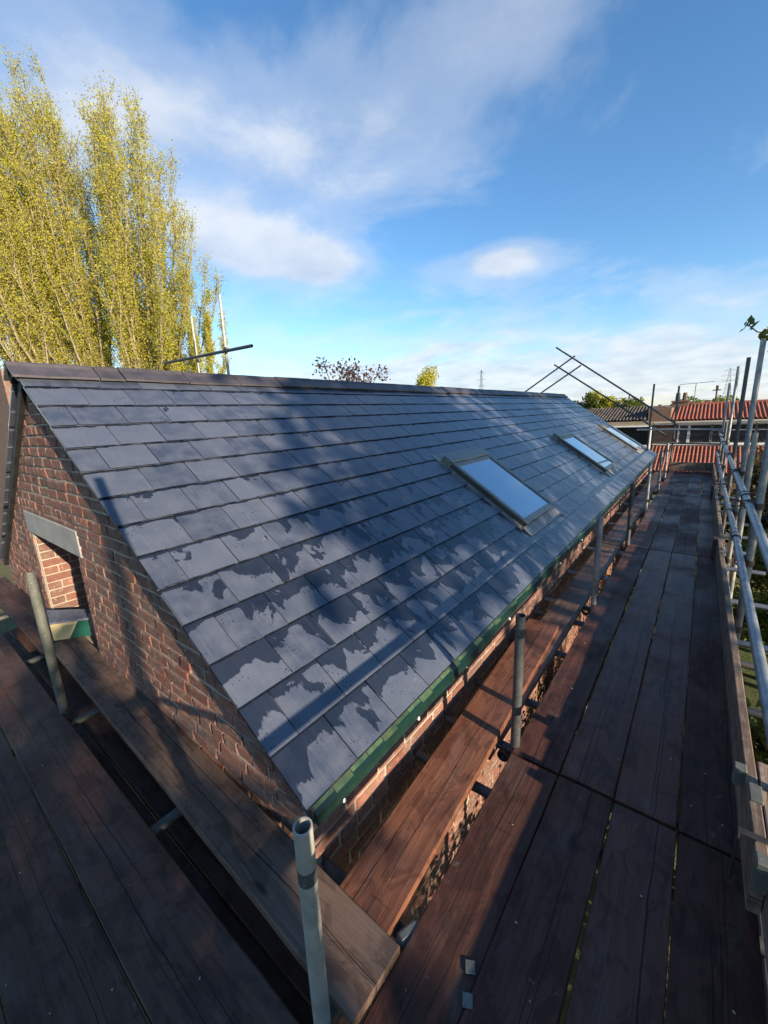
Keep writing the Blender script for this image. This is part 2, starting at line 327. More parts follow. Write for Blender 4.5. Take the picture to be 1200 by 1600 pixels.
M['inner'] = board_mat('inner board', (0.085, 0.058, 0.045), (0.16, 0.108, 0.080), (0.11, 0.068, 0.050), 1, 0.5, 0.7)
M['toe'] = board_mat('toe board', (0.13, 0.105, 0.085), (0.25, 0.205, 0.165), (0.20, 0.14, 0.095), 1, 0.62, 0.2)
M['zinc'] = metal_mat('galvanised tube', (0.20, 0.215, 0.23), (0.36, 0.375, 0.385), 0.1, 0.42, 0.7)
M['dusty'] = metal_mat('dusty tube', (0.27, 0.27, 0.235), (0.42, 0.41, 0.36), 0.15, 0.55, 0.25)
M['oldtube'] = metal_mat('old green grey tube', (0.10, 0.11, 0.095), (0.17, 0.175, 0.15), 0.2, 0.55, 0.3)
M['darktube'] = metal_mat('dark tube', (0.055, 0.062, 0.065), (0.12, 0.125, 0.125), 0.45, 0.5, 0.5)
M['coupler'] = metal_mat('coupler steel', (0.045, 0.043, 0.043), (0.12, 0.115, 0.11), 0.9, 0.5, 0.6)
M['bright'] = metal_mat('bright zinc', (0.40, 0.41, 0.42), (0.55, 0.56, 0.56), 0.0, 0.4, 0.8)
M['tray'] = simple('green eaves felt', (0.002, 0.014, 0.012), (0.004, 0.027, 0.020), 5, 0.38, 0, 0.2, 30, vary=0)
M['traylight'] = simple('pale green strip', (0.012, 0.040, 0.024), (0.070, 0.110, 0.050), 9, 0.5, 0, 0.3, 40, vary=0.5)
M['black'] = simple('black felt', (0.010, 0.010, 0.012), (0.03, 0.03, 0.032), 8, 0.7, 0, 0.4, 30, vary=0)
M['white'] = simple('white plastic', (0.70, 0.70, 0.69), (0.80, 0.80, 0.79), 5, 0.4, 0, 0.05, vary=0)
M['alu'] = simple('grey window casing', (0.15, 0.145, 0.13), (0.235, 0.22, 0.195), 5, 0.38, 0.35, 0.1, vary=0.1)
M['aludark'] = simple('dark casing side', (0.045, 0.045, 0.043), (0.075, 0.073, 0.068), 5, 0.45, 0.2, 0.1, vary=0)
M['flash'] = simple('lead flashing', (0.17, 0.168, 0.16), (0.30, 0.29, 0.265), 8, 0.42, 0.3, 0.4, 14, vary=0)
M['concrete'] = simple('concrete lintel', (0.25, 0.24, 0.22), (0.34, 0.325, 0.30), 8, 0.85, 0, 0.4, 60, vary=0)
M['cream'] = simple('cream board', (0.55, 0.42, 0.20), (0.62, 0.48, 0.24), 4, 0.55, 0, 0.1, vary=0)
M['green'] = simple('dark green', (0.008, 0.055, 0.040), (0.012, 0.080, 0.055), 4, 0.4, 0, 0.1, vary=0)
M['bluefelt'] = simple('blue grey ledge', (0.07, 0.08, 0.11), (0.17, 0.185, 0.22), 22, 0.6, 0, 0.5, 40, (1, 3, 1), vary=0)
def glass_mat():
    m, t = newmat('window glass')
    p = t.n('NewGeometry').outputs['Position']
    b = t.n('Bump', {'Strength': 0.03, 'Distance': 0.01, 'Height': t.noise(p, 2.0, 2)})
    bs = t.n('BsdfPrincipled', {'Base Color': (0.40, 0.47, 0.55, 1), 'Metallic': 0.85, 'Roughness': 0.05, 'Normal': b.outputs[0], 'Coat Weight': 0.6, 'Coat Roughness': 0.03}); finish(t, bs); return m
M['glass'] = glass_mat()
def tile_mat(name, a, b_, c_):
    m, t = newmat(name); p = t.n('NewGeometry').outputs['Position']; r = rnd(t)
    c = t.ramp(r, [(0.0, a), (0.5, b_), (1.0, c_)]); c = t.mix(t.ramp(t.noise(p, 1.6, 5, .65), [(0.45, 0.0), (0.75, 0.8)]), c, (0.10, 0.085, 0.06))
    bs = t.n('BsdfPrincipled', {'Base Color': c, 'Roughness': 0.8}); finish(t, bs); return m
M['redtile'] = tile_mat('red pantile', (0.30, 0.070, 0.040), (0.36, 0.100, 0.055), (0.28, 0.10, 0.07))
M['darktile'] = tile_mat('dark pantile', (0.040, 0.032, 0.028), (0.085, 0.068, 0.056), (0.12, 0.10, 0.085))
M['render'] = simple('pale render', (0.45, 0.40, 0.33), (0.55, 0.50, 0.42), 3, 0.9, vary=0)
M['dark'] = simple('dark interior', (0.012, 0.012, 0.013), (0.03, 0.028, 0.026), 3, 0.6, vary=0)
M['fascia'] = simple('weathered fascia', (0.25, 0.19, 0.12), (0.38, 0.30, 0.20), 2, 0.8, vary=0)
M['poplar'] = leaf_mat('poplar leaf', (0.30, 0.31, 0.025), (0.42, 0.41, 0.035), (0.50, 0.45, 0.07))
M['leaf'] = leaf_mat('hedge leaf', (0.045, 0.075, 0.014), (0.085, 0.125, 0.022), (0.16, 0.175, 0.035))
M['hedge'] = leaf_mat('sunny hedge leaf', (0.10, 0.15, 0.028), (0.18, 0.23, 0.045), (0.28, 0.29, 0.07), 0.6)
M['darkleaf'] = leaf_mat('dark shrub leaf', (0.030, 0.035, 0.016), (0.060, 0.058, 0.022), (0.085, 0.055, 0.026))
M['purpleleaf'] = leaf_mat('purple leaf', (0.045, 0.020, 0.022), (0.07, 0.030, 0.030), (0.08, 0.05, 0.04))
M['redflower'] = simple('red petals', (0.45, 0.03, 0.03), (0.5, 0.06, 0.05), 3, 0.6, vary=0)
M['bark'] = bark_mat('poplar bark', (0.19, 0.155, 0.10), (0.32, 0.27, 0.18))
M['darkbark'] = bark_mat('dark bark', (0.05, 0.04, 0.03), (0.10, 0.08, 0.06))

# ------------------------------------------------------------------ ground
GZ = -2.25
def ground():
    m, t = newmat('grass and earth'); p = t.n('NewGeometry').outputs['Position']
    c = t.mix(t.ramp(t.noise(p, 0.06, 5), [(0.4, 0.0), (0.6, 1.0)]), (0.055, 0.085, 0.022), (0.12, 0.125, 0.05))
    c = t.mix(t.ramp(t.noise(p, 1.7, 6), [(0.45, 0.0), (0.7, 0.7)]), c, (0.10, 0.075, 0.05))
    b = t.n('Bump', {'Strength': 0.7, 'Distance': 0.05, 'Height': t.noise(p, 9, 6, .7)})
    finish(t, t.n('BsdfPrincipled', {'Base Color': c, 'Roughness': 0.95, 'Normal': b.outputs[0]}))
    mb = MB(); X = [-2500, -120, -12, 12, 120, 2500]; n = len(X)
    for y in X:
        for x in X: mb.v.append((x, y+5, GZ))
    mb.f = [(j*n+i, j*n+i+1, (j+1)*n+i+1, (j+1)*n+i) for j in range(n-1) for i in range(n-1)]
    tag(mb.build('ground', m), kind='structure')
ground()

# ------------------------------------------------------------------ the slated brick outbuilding
bld = empty('brick_outbuilding', (-2.65, 6.75, GZ), 'long brick outbuilding with a blue grey slate roof and three skylights', 'building')
RX = -NC*GA*math.cos(TH)          # ridge x
RZ = EZ+NC*GA*math.sin(TH)
WALLX = -0.045; GY = 0.062
def verge_z(x): return EZ-0.028+math.tan(TH)*(-x if x > RX else (x-2*RX))
# roof deck (underlay) – both slopes, one closed solid
mb = MB(); pr = [(0.01, EZ-0.012), (RX, RZ-0.012), (2*RX-0.01, EZ-0.012), (2*RX-0.01, EZ-0.07), (RX, RZ-0.09), (0.01, EZ-0.07)]
mb.prism([(x, 0.03, z) for x, z in pr][::-1], (0, ROOF_L-0.05, 0))
roof = mb.build('roof', M['black'], bld)
SKY = [(0.41, 3.27), (0.41, 7.52), (0.41, 11.75)]; SKW, SKH = 0.98, 1.17
# slate shapes: dressed lower edge, chipped corners
def slate_mesh(k):
    rs = random.Random(100+k); n = 9; L = 2*GA+0.02; T = 0.0068; mbs = MB(); hw = SW/2-0.0028
    xs = [-hw+2*hw*i/(n-1) for i in range(n)]
    jit = [rs.uniform(-0.0028, 0.0028) for _ in xs]
    if rs.random() < .45: jit[0] += rs.uniform(0.004, 0.011)
    if rs.random() < .45: jit[-1] += rs.uniform(0.004, 0.011)
    if rs.random() < .3: i = rs.randrange(2, n-2); jit[i] += rs.uniform(.003, .007)
    tw = rs.uniform(-0.0016, 0.0016)
    hz = lambda s, x: 0.0165*(1-s/(2*GA))+tw*(x/hw)*(1-s/L)
    top = [(xs[i], jit[i], hz(0.0, xs[i])+T) for i in range(n)]; mid = [(xs[i]*1.0, jit[i]+.0025, hz(0, xs[i])+T*0.6) for i in range(n)]; bot = [(xs[i], jit[i]+0.008, hz(0, xs[i])) for i in range(n)]
    hd = [(-hw, L, hz(L, -hw)+T), (hw, L, hz(L, hw)+T), (-hw, L, hz(L, -hw)), (hw, L, hz(L, hw))]
    vs_ = top+mid+bot+hd; H = 3*n
    fs = [tuple(range(n))+(H+1, H), (H+2, H+3)+tuple(range(3*n-1, 2*n-1, -1))]
    for i in range(n-1): fs += [(n+i, n+i+1, i+1, i), (2*n+i, 2*n+i+1, n+i+1, n+i)]
    fs += [(0, H, H+2, 2*n, n), (n-1, 2*n-1, 3*n-1, H+3, H+1), (H, H+1, H+3, H+2)]
    return vs_, fs
SVAR = [slate_mesh(k) for k in range(10)]
SME = []
for vs_, fs in SVAR:
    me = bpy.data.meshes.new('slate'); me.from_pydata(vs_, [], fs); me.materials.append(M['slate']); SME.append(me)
def slate_matrix(s, yc, sxs, rs, left=False):
    if not left: ax, ay, az_ = Vector((0, 1, 0)), SV, NV
    else: ax, ay, az_ = Vector((0, -1, 0)), Vector((math.cos(TH), 0, math.sin(TH))), Vector((-math.sin(TH), 0, math.cos(TH)))
    o = rp(s+rs.uniform(-.002, .002), yc, 0.0) if not left else Vector((2*RX-0, yc, EZ))+ay*s
    a = rs.uniform(-.006, .006)
    ax2 = ax*math.cos(a)+ay*math.sin(a); ay2 = ay*math.cos(a)-ax*math.sin(a)
    m = Matrix((ax2*sxs, ay2*(0.49 if s > 12.5*GA else 1.0), az_*rs.uniform(.95, 1.12))).transposed().to_4x4(); m.translation = o; return m
slates = []; rs = random.Random(5)
for i in range(NC):
    segs = [(0.0, ROOF_L)]
    for s0, y0 in SKY:
        if i*GA+GA*0.55 > s0-0.10 and i*GA < s0+SKH+0.02:
            a, b = segs.pop(); segs += [(a, y0-0.035), (y0+SKW+0.035, b)]
    edges = [SW*(k+(0.5 if i % 2 else 0.0)) for k in range(0, 50)]
    for a, b in segs:
        cuts = [a]+[e for e in edges if a+0.05 < e < b-0.05]+[b]
        for y0, y1 in zip(cuts, cuts[1:]):
            v = rs.randrange(10); slates.append((slate_matrix(i*GA, (y0+y1)/2, (y1-y0)/SW*rs.uniform(.992, 1.0), rs), v))
slates.sort(key=lambda q: (q[0].translation-CAM).length)
for mtx, v in slates[:300]:
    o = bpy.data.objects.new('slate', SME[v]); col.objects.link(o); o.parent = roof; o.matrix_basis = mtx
rest = MB()
for mtx, v in slates[300:]: rest.add([mtx @ Vector(p) for p in SVAR[v][0]], SVAR[v][1])
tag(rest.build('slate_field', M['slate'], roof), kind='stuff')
back = MB()
for i in range(NC):
    for k in range(48):
        y = min(SW*(k+(0.5 if i % 2 else 0.0)), ROOF_L-.15); mtx = slate_matrix(i*GA, y+.14 if k == 0 and False else max(y, .145), 1, rs, True); v = rs.randrange(10)
        back.add([mtx @ Vector(p) for p in SVAR[v][0]], SVAR[v][1])
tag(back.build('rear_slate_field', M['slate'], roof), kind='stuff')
# ridge tiles
def ridge_tile(L, k):
    rr = random.Random(k); mbr = MB(); prof = []; wing = 0.165; T = 0.014
    for sgn in (-1, 1):
        pts = []
    outer = [(-wing*math.cos(TH), -wing*math.sin(TH)), (-0.045*math.cos(TH), -0.045*math.sin(TH)), (-0.02, -0.002), (0.0, 0.006), (0.02, -0.002), (0.045*math.cos(TH), -0.045*math.sin(TH)), (wing*math.cos(TH), -wing*math.sin(TH))]
    inner = [(x*0.985, z-T) for x, z in outer]; nseg = 4; n = len(outer); vs_ = []; fs = []
    for j in range(nseg+1):
        y = L*j/nseg; dz = rr.uniform(-.0015, .0015)
        for x, z in outer: vs_.append((x+rr.uniform(-.0012, .0012), y, z+dz+rr.uniform(-.0012, .0012)))
        for x, z in inner: vs_.append((x, y, z+dz))
    S = 2*n
    for j in range(nseg):
        a = j*S; b = a+S
        for i in range(n-1): fs += [(a+i, a+i+1, b+i+1, b+i)[::-1], (a+n+i, b+n+i, b+n+i+1, a+n+i+1)[::-1]]
        fs += [(a, b, b+n, a+n)[::-1], (a+n-1, a+2*n-1, b+2*n-1, b+n-1)[::-1]]
    for base, fl in ((0, 0), (nseg*S, 1)):
        for i in range(n-1):
            q = (base+i, base+n+i, base+n+i+1, base+i+1); fs.append(q if fl else q[::-1])
    return mbr.add(vs_, fs)
rm = [ridge_tile(0.494, k).mesh('ridge_tile') for k in range(5)]
ys = [-0.03, 0.465, 0.635]+[0.635+0.50*k for k in range(1, 27)]
for k, y in enumerate(ys[:-1]):
    if y > ROOF_L-0.2: break
    L = min(ys[k+1]-y, ROOF_L+0.02-y)-0.008; me = rm[k % 5]
    o = link('ridge_tile', me, M['ridge'], roof); o.location = (RX, y, RZ+0.056+rs.uniform(-.003, .003)); o.scale = (1, L/0.494, 1); o.rotation_euler = (rs.uniform(-.006, .006), rs.uniform(-.012, .012), rs.uniform(-.006, .006))
mbm = MB()
for sg in (1, -1):   # bedding mortar under the ridge wings
    a = Vector((RX+sg*0.125*math.cos(TH), 0, RZ-0.125*math.sin(TH)+.03)); b = Vector((RX, 0, RZ+0.035))
    mbm.prism([(p.x, -0.005, p.z) for p in ((a, b, b-Vector((0, 0, .06)), a-Vector((0, 0, .03))) if sg < 0 else (a, a-Vector((0, 0, .03)), b-Vector((0, 0, .06)), b))], (0, ROOF_L+0.0, 0))
mbm.build('ridge_bedding', M['black'], roof)
# eaves protector strip
mb = MB(); me2 = MB(); y = 0.035; k = 0
lipA = E0+SV*0.06+NV*(-0.006); 
def eprof(d): return [E0+SV*0.05+NV*(-0.005), E0-SV*(0.030+d)+NV*(-0.004), E0-SV*(0.036+d)+NV*(-0.010)+Vector((0.0, 0, -0.012)), E0-SV*(0.034+d)+Vector((0.002, 0, -0.044)), E0-SV*(0.024+d)+Vector((-.002, 0, -0.048)), E0-SV*(0.026+d)+NV*(-0.014)+Vector((-.004, 0, -0.012)), E0+SV*0.05+NV*(-0.011)]
while y < ROOF_L-0.05:
    L = min(1.5, ROOF_L-0.03-y); nn = 10; ring = []; base = len(mb.v)
    for j in range(nn+1):
        yy = y+L*j/nn; d = 0.010*math.sin(yy*1.7)+0.006*math.sin(yy*5.1+1)+(0.002 if k % 2 else 0)
        mb.v += [tuple(p+Vector((0, yy, 0.0015*(k % 2)))) for p in eprof(d)]
    n = 7
    for j in range(nn):
        for i in range(n): mb.f.append((base+j*n+i, base+(j+1)*n+i, base+(j+1)*n+(i+1) % n, base+j*n+(i+1) % n))
    mb.f += [tuple(base+i for i in range(n)), tuple(base+nn*n+i for i in range(n-1, -1, -1))]
    y += L-0.004; k += 1
tray = mb.build('eaves_tray', M['tray'], bld)
for j in range(60):   # pale castellated lap strip along the top of the tray
    y0 = 0.04+j*0.105; 
    if y0 > 7: break
    wv = 0.012+0.012*(j % 3 == 1)+rs.uniform(0, .006); d = 0.010*math.sin(y0*1.7)
    a = E0-SV*(0.002)+NV*(-0.002); b = E0-SV*(0.002+wv+d*.5)+NV*(-0.0025)
    me2.prism([a+Vector((0, y0, 0)), b+Vector((0, y0, 0)), b+Vector((0, y0+0.1, 0)), a+Vector((0, y0+.1, 0))], NV*-0.0012)
me2.build('lap_strip', M['traylight'], tray)
for j, y in enumerate([0.17, 0.72, 1.25, 1.95, 2.6, 3.3, 4.2, 5.2]):
    q = E0-SV*0.034+Vector((0.004, y, -0.050)); MB().cbox(q+Vector((-.008, -.006, -.012)), q+Vector((.006, .006, .006)), .002).build('felt_clip', M['white'], tray)
mb = MB(); mb.box((-0.05, 0.05, EZ-0.10), (0.012, ROOF_L-0.05, EZ-0.068)); mb.build('soffit', M['black'], bld)
# skylights
def skylight(s0, y0):
    o = empty('skylight'); o.parent = bld; o.matrix_parent_inverse = Matrix.Translation(-bld.location)
    B = Matrix((Vector((0, 1, 0)), SV, NV)).transposed().to_4x4(); B.translation = rp(s0, y0)
    def P(name, fn, mat):
        m_ = MB(); fn(m_); ob = link(name, m_.mesh(name), mat); ob.data.transform(B); ob.parent = o; return ob
    W, H = SKW, SKH; h = 0.085; f = 0.075
    def fr(m_):
        m_.cbox((0.0, 0.02, 0.0), (f*0.5, H-.12, h-.022), .003); m_.cbox((W-f*.5, 0.02, 0), (W, H-.12, h-.022), .003); m_.cbox((f*.5, .02, 0), (W-f*.5, .06, h-.025), .003)
    P('frame', fr, M['aludark'])
    def cl(m_):
        m_.cbox((-0.004, 0.0, h-.022), (f*.62, H-.13, h), .004); m_.cbox((W-f*.62, 0, h-.022), (W+.004, H-.13, h), .004)
        m_.cbox((f*.62, 0.0, h-.026), (W-f*.62, .075, h-.006), .004); m_.cbox((f*.62, H-.19, h-.024), (W-f*.62, H-.13, h-.004), .004)
    P('cladding', cl, M['alu'])
    def hood(m_):
        m_.cbox((-0.012, H-.13, 0.0), (W+.012, H, h+.014), .008); m_.cbox((.3, H-.145, h-.01), (W-.3, H-.128, h+.004), .003)
    P('top_hood', hood, M['alu'])
    def gl(m_): m_.cbox((f*.6, .06, h-.034), (W-f*.6, H-.18, h-.016), .002)
    P('pane', gl, M['glass'])
    def fl(m_):   # pleated apron below, side gutters, head tray
        n = 26
        for j in range(n):
            a, b = -0.06+(W+.12)*j/n, -0.06+(W+.12)*(j+1)/n; za, zb = (0.021 if j % 2 else 0.029), (0.029 if j % 2 else 0.021)
            m_.add([(a, .01, za+.012), (b, .01, zb+.012), (b, -.115, zb), (a, -.115, za), (a, .01, za), (b, .01, zb), (b, -.115, zb-.006), (a, -.115, za-.006)], [(3, 2, 1, 0), (4, 5, 6, 7), (2, 3, 7, 6), (0, 1, 5, 4), (1, 2, 6, 5), (3, 0, 4, 7)])
        m_.box((-.075, .0, .012), (-.003, H+.05, .022)); m_.box((W+.003, .0, .012), (W+.075, H+.05, .022)); m_.box((-.075, H-.01, .022), (W+.075, H+.10, .028))
    P('flashing', fl, M['flash'])
for s0, y0 in SKY: skylight(s0, y0)

# brick walls: a mortar core with each brick set proud of it
def brick_mesh(L, H, k, D=0.05):
    rr = random.Random(k); c = 0.006
    f = [(-L/2+c, 0, -H/2+c), (L/2-c, 0, -H/2+c), (L/2-c, 0, H/2-c), (-L/2+c, 0, H/2-c)]; g = [(-L/2, c, -H/2), (L/2, c, -H/2), (L/2, c, H/2), (-L/2, c, H/2)]; b = [(x, D, z) for x, y, z in g]
    j = lambda p, a: (p[0]+rr.uniform(-a, a), p[1]+rr.uniform(-.003, .0035), p[2]+rr.uniform(-a, a))
    vs_ = [j(p, .004) for p in f]+[j(p, .003) for p in g]+b
    fs = [(0, 1, 2, 3), (11, 10, 9, 8)]
    for o in (0, 4):
        for i in range(4): fs.append((o+i, o+4+i, o+4+(i+1) % 4, o+(i+1) % 4))
    me = bpy.data.meshes.new('brick'); me.from_pydata(vs_, [], fs); me.materials.append(M['brick']); return me, vs_, fs
STR = [brick_mesh(0.212, 0.0625, k) for k in range(8)]; HDR = [brick_mesh(0.101, 0.0625, 50+k) for k in range(6)]
def clip_poly(poly, fn):   # keep fn(p) >= 0
    out = []
    for i in range(len(poly)):
        a, b = poly[i], poly[(i+1) % len(poly)]; fa, fb = fn(a), fn(b)
        if fa >= 0: out.append(a)
        if fa*fb < 0: q = fa/(fa-fb); out.append((a[0]+(b[0]-a[0])*q, a[1]+(b[1]-a[1])*q))
    return out
WIN = (-3.68, -2.42, -0.42, 0.835); LIN = (-3.75, -2.30, 0.835, 1.035)
# gable core as a prism with the opening left out (three prisms)
gp = [(2*RX-WALLX, GZ), (WALLX-.0085, GZ), (WALLX-.0085, verge_z(WALLX)), (RX, verge_z(RX)), (2*RX-WALLX, verge_z(2*RX-WALLX))]
cy = GY+0.0085; gable = None
mb = MB()
def gprism(poly):
    if len(poly) > 2: mb.prism([(x, cy, z) for x, z in poly], (0, 0.32, 0))
gprism(clip_poly(gp, lambda p: p[0]-WIN[1])); gprism(clip_poly(gp, lambda p: WIN[0]-p[0]))
mid = clip_poly(clip_poly(gp, lambda p: WIN[1]-p[0]), lambda p: p[0]-WIN[0])
gprism(clip_poly(mid, lambda p: p[1]-WIN[3])); gprism(clip_poly(mid, lambda p: WIN[2]-p[1]))
gable = mb.build('gable_wall', M['mortar'], bld)
cand = []; over = MB(); rs = random.Random(21); rowh = 0.0755; row = 0; z = GZ+0.04
def inrect(x0, x1, z0, z1, r_): return x1 > r_[0]-.004 and x0 < r_[1]+.004 and z1 > r_[2]-.004 and z0 < r_[3]+.004
while z < RZ:
    hd = row % 4 == 0; pit = 0.1135 if hd else 0.2255; L = pit-0.0105; x = -0.05-(0.0 if row % 2 else pit*0.5)
    x = WALLX-L/2-(0.0 if row % 2 else 0.056)
    while x > 2*RX+0.1:
        x0, x1, z0, z1 = x-L/2, x+L/2, z-.033, z+.033
        if not (inrect(x0, x1, z0, z1, WIN) or inrect(x0, x1, z0, z1, LIN)):
            lim = min(verge_z(x0), verge_z(x1))-0.0
            if z1 < lim: cand.append((x, z, hd))
            else:
                pl = clip_poly([(x0, z0), (x1, z0), (x1, z1), (x0, z1)], lambda p: math.tan(TH)*-p[0]+EZ-0.034-p[1])
                pl = clip_poly(pl, lambda p: EZ-0.034+math.tan(TH)*(p[0]-2*RX)-p[1]) if pl else pl
                if len(pl) > 2: over.prism([(a, GY+.001, b) for a, b in pl], (0, .05, 0))
        else:
            rc_ = LIN if inrect(x0, x1, z0, z1, LIN) else WIN
            for q0, q1 in ((x0, min(x1, rc_[0]-.008)), (max(x0, rc_[1]+.008), x1)):
                if q1-q0 > .025: over.cbox((q0, GY, z0), (q1, GY+.05, z1), .005)
            if rc_ is LIN:
                for q0, q1 in ((z0, LIN[2]-.006), (LIN[3]+.006, z1)):
                    a_, b_ = max(x0, LIN[0]), min(x1, LIN[1])
                    if q1-q0 > .012 and b_-a_ > .02 and not (q0 < WIN[3] and b_ > WIN[0] and a_ < WIN[1]): over.cbox((a_, GY, q0), (b_, GY+.05, q1), .004)
        x -= pit
    z += rowh; row += 1
cand.sort(key=lambda q: (0 if q[1] > -0.05 else 50)+(Vector((q[0], GY, q[1]))-CAM).length)
def place_bricks(cand, parent, mk, nmax, stuffname):
    st = over if stuffname == 'brick_field' else MB()
    for k, q in enumerate(cand):
        me, vs_, fs = random.Random(k*3+1).choice(HDR if q[2] else STR); mtx = mk(q)
        if k < nmax:
            o = bpy.data.objects.new('brick', me); col.objects.link(o); o.parent = parent; o.matrix_basis = mtx
        else: st.add([mtx @ Vector(p) for p in vs_], fs)
    if st.v: tag(st.build('brick_field', M['brick'], parent), kind='stuff')
jr = random.Random(3)
place_bricks(cand, gable, lambda q: Matrix.Translation((q[0]+jr.uniform(-.003, .003), GY+jr.uniform(-.003, .003), q[1]+jr.uniform(-.003, .003))) @ Matrix.Rotation(jr.uniform(-.012, .012), 4, 'Y'), 300, 'brick_field')
mb = MB(); mb.box((WALLX-0.32, GY+0.33, GZ), (WALLX-0.0085, ROOF_L-0.1, EZ-0.11)); side = mb.build('side_wall', M['mortar'], bld)
cand = []; z = GZ+.04; row = 0
while z < EZ-0.12:
    hd = row % 4 == 0; pit = 0.1135 if hd else 0.2255; y = GY+0.03+(0.11 if row % 2 else 0.055)
    while y < ROOF_L-.2: cand.append((y, z, hd)); y += pit
    z += rowh; row += 1
cand.sort(key=lambda q: (0 if (q[1] > 0.0 or -1.25 < q[1] < -.4 and q[0] < 5) else 50)+(Vector((WALLX, q[0], q[1]))-CAM).length)
place_bricks(cand, side, lambda q: Matrix.Translation((WALLX+jr.uniform(-.003, .003), q[0]+jr.uniform(-.002, .002), q[1]+jr.uniform(-.002, .002))) @ Matrix.Rotation(PI/2, 4, 'Z') @ Matrix.Rotation(jr.uniform(-.01, .01), 4, 'Y'), 300, 'side_field')
mb = MB(); mb.box((2*RX-WALLX, GY+.33, GZ), (2*RX-WALLX+.3, ROOF_L-.1, EZ-.11)); mb.box((2*RX-WALLX+.3, ROOF_L-.4, GZ), (WALLX-.33, ROOF_L-.1, EZ-.11)); mb.prism([(x, ROOF_L-.1, zz) for x, zz in [(2*RX-.1, EZ-.11), (-.05, EZ-.11), (RX, RZ-.13)]][::-1], (0, -.3, 0)); mb.build('rear_wall', M['brick_house'], bld)
# gable opening: lintel, jambs, ledge, boards
op = empty('gable_opening'); op.parent = bld; op.matrix_parent_inverse = Matrix.Translation(-bld.location)
def sub(name, mb, mat): 
    o = link(name, mb.mesh(name), mat); o.parent = op; return o
sub('lintel', MB().cbox((LIN[0], GY-.006, LIN[2]+.003), (LIN[1], GY+.2, LIN[3]), .006), M['concrete'])
sub('left_jamb', MB().cbox((WIN[0]+.002, GY+.012, WIN[2]), (WIN[0]+.03, GY+.32, WIN[3]), .004), M['mortar'])
jb = MB()
for k in range(17):
    zz = WIN[2]+.04+k*rowh
    for yy in ((.02, .12), (.13, .3)) if k % 2 else ((.02, .22), (.23, .31)): jb.cbox((WIN[0]+.02, GY+yy[0], zz-.03), (WIN[0]+.037+jr.uniform(-.003, .003), GY+yy[1], min(zz+.034, WIN[3]-.004)), .004)
sub('jamb_bricks', jb, M['brick'])
sub('back_board', MB().cbox((WIN[0]+.04, GY+.29, WIN[2]), (WIN[1], GY+.33, WIN[3]-.002), .003), M['brick'])
sub('green_panel', MB().prism([(-3.05, GY+.27, -.1), (-2.45, GY+.12, -.1), (-2.45, GY+.12, .78), (-2.75, GY+.2, .80)], (0.01, .012, 0)), M['green'])
sub('sill', MB().cbox((WIN[0]+.04, GY+.01, WIN[2]), (WIN[1]-.002, GY+.29, -.06), .004), M['mortar'])
bx_ = empty('cream_box', (-3.05, .05, .042), 'cream sided box with a blue grey lid on the gable boards under the lintel', 'box')
def bxp(name, poly, d, mat):
    q = MB().prism(poly, d).build(name, mat); q.parent = bx_; q.matrix_parent_inverse = Matrix.Translation(-bx_.location); return q
A_, B_, C_, D_ = (-3.33, -.03), (-3.0, -.08), (-2.83, .135), (-3.04, .18)
bxp('body', [(*p, .185) for p in (A_, B_, C_, D_)], (0, 0, -.143), M['cream'])
bxp('lid', [(p[0]+(p[0]+3.05)*.03, p[1]+(p[1]-.05)*.03, .203) for p in (A_, B_, C_, D_)], (0, 0, -.0175), M['bluefelt'])
nb = Vector((.215, -.17, 0)).normalized()*.003
bxp('green_side', [Vector((*[B_[k]+(C_[k]-B_[k])*f for k in (0, 1)], z))+nb for f, z in ((.42, .043), (1.0, .043), (1.0, .184), (.72, .184))], -nb*.8, M['green'])  # green panel set over the far part of the cream side

# ------------------------------------------------------------------ scaffold boards
def board_mesh(L, W=0.225, T=0.038, k=0):
    rr = random.Random(k); n = 14; vs_ = []; fs = []; c = 0.004
    bow = rr.uniform(-.006, .006); cup = rr.uniform(-.002, .002)
    for j in range(n+1):
        y = L*j/n; dx = bow*4*(j/n)*(1-j/n)+rr.uniform(-.0012, .0012); dz = rr.uniform(-.0012, .0012)
        for x, z in ((-W/2+c, 0), (0, cup), (W/2-c, 0), (W/2, -c), (W/2, -T+c), (W/2-c, -T), (-W/2+c, -T), (-W/2, -T+c), (-W/2, -c)):
            e = rr.uniform(-.0012, .0012); vs_.append((x+dx+e, y, z+dz))
    m_ = 9
    for j in range(n):
        for i in range(m_): fs.append((j*m_+i, j*m_+(i+1) % m_, (j+1)*m_+(i+1) % m_, (j+1)*m_+i))
    fs += [tuple(range(m_-1, -1, -1)), tuple(n*m_+i for i in range(m_))]
    return MB().add(vs_, fs)
def board(name, x, y, z, L, mat, label, cat, group, W=0.225, rot=0.0, k=0, edge=False, T=0.038):
    m_ = board_mesh(L, W, T, k); o = m_.build(name, mat); o.location = (x, y, z); o.rotation_euler = (0, PI/2 if edge else 0, rot); tag(o, label, cat, group); return o
X0 = 0.4148; PIT_B = 0.23; rows_ = [(-2.86, .985), (.999, 4.842), (4.856, 8.624), (8.638, 12.12)]
coln = ['beside inner poles', 'second from inner poles', 'third from inner poles', 'against toe board']
rown = ['in the stretch at the platform corner', 'in the second stretch from corner', 'in the third stretch from corner', 'in the last stretch by end board']
br = random.Random(9)
for j, (ya, yb) in enumerate(rows_):
    for i in range(4):
        board('scaffold_board', X0+PIT_B*(i+.5)+br.uniform(-.0015, .0015), ya+br.uniform(0, .004), br.uniform(-.002, .003), yb-ya-.006, M['walk'],
              f'dark brown walkway board {coln[i]} {rown[j]}', 'scaffold board', 'walkway boards', k=j*4+i, rot=br.uniform(-.0006, .0006), W=0.2245)
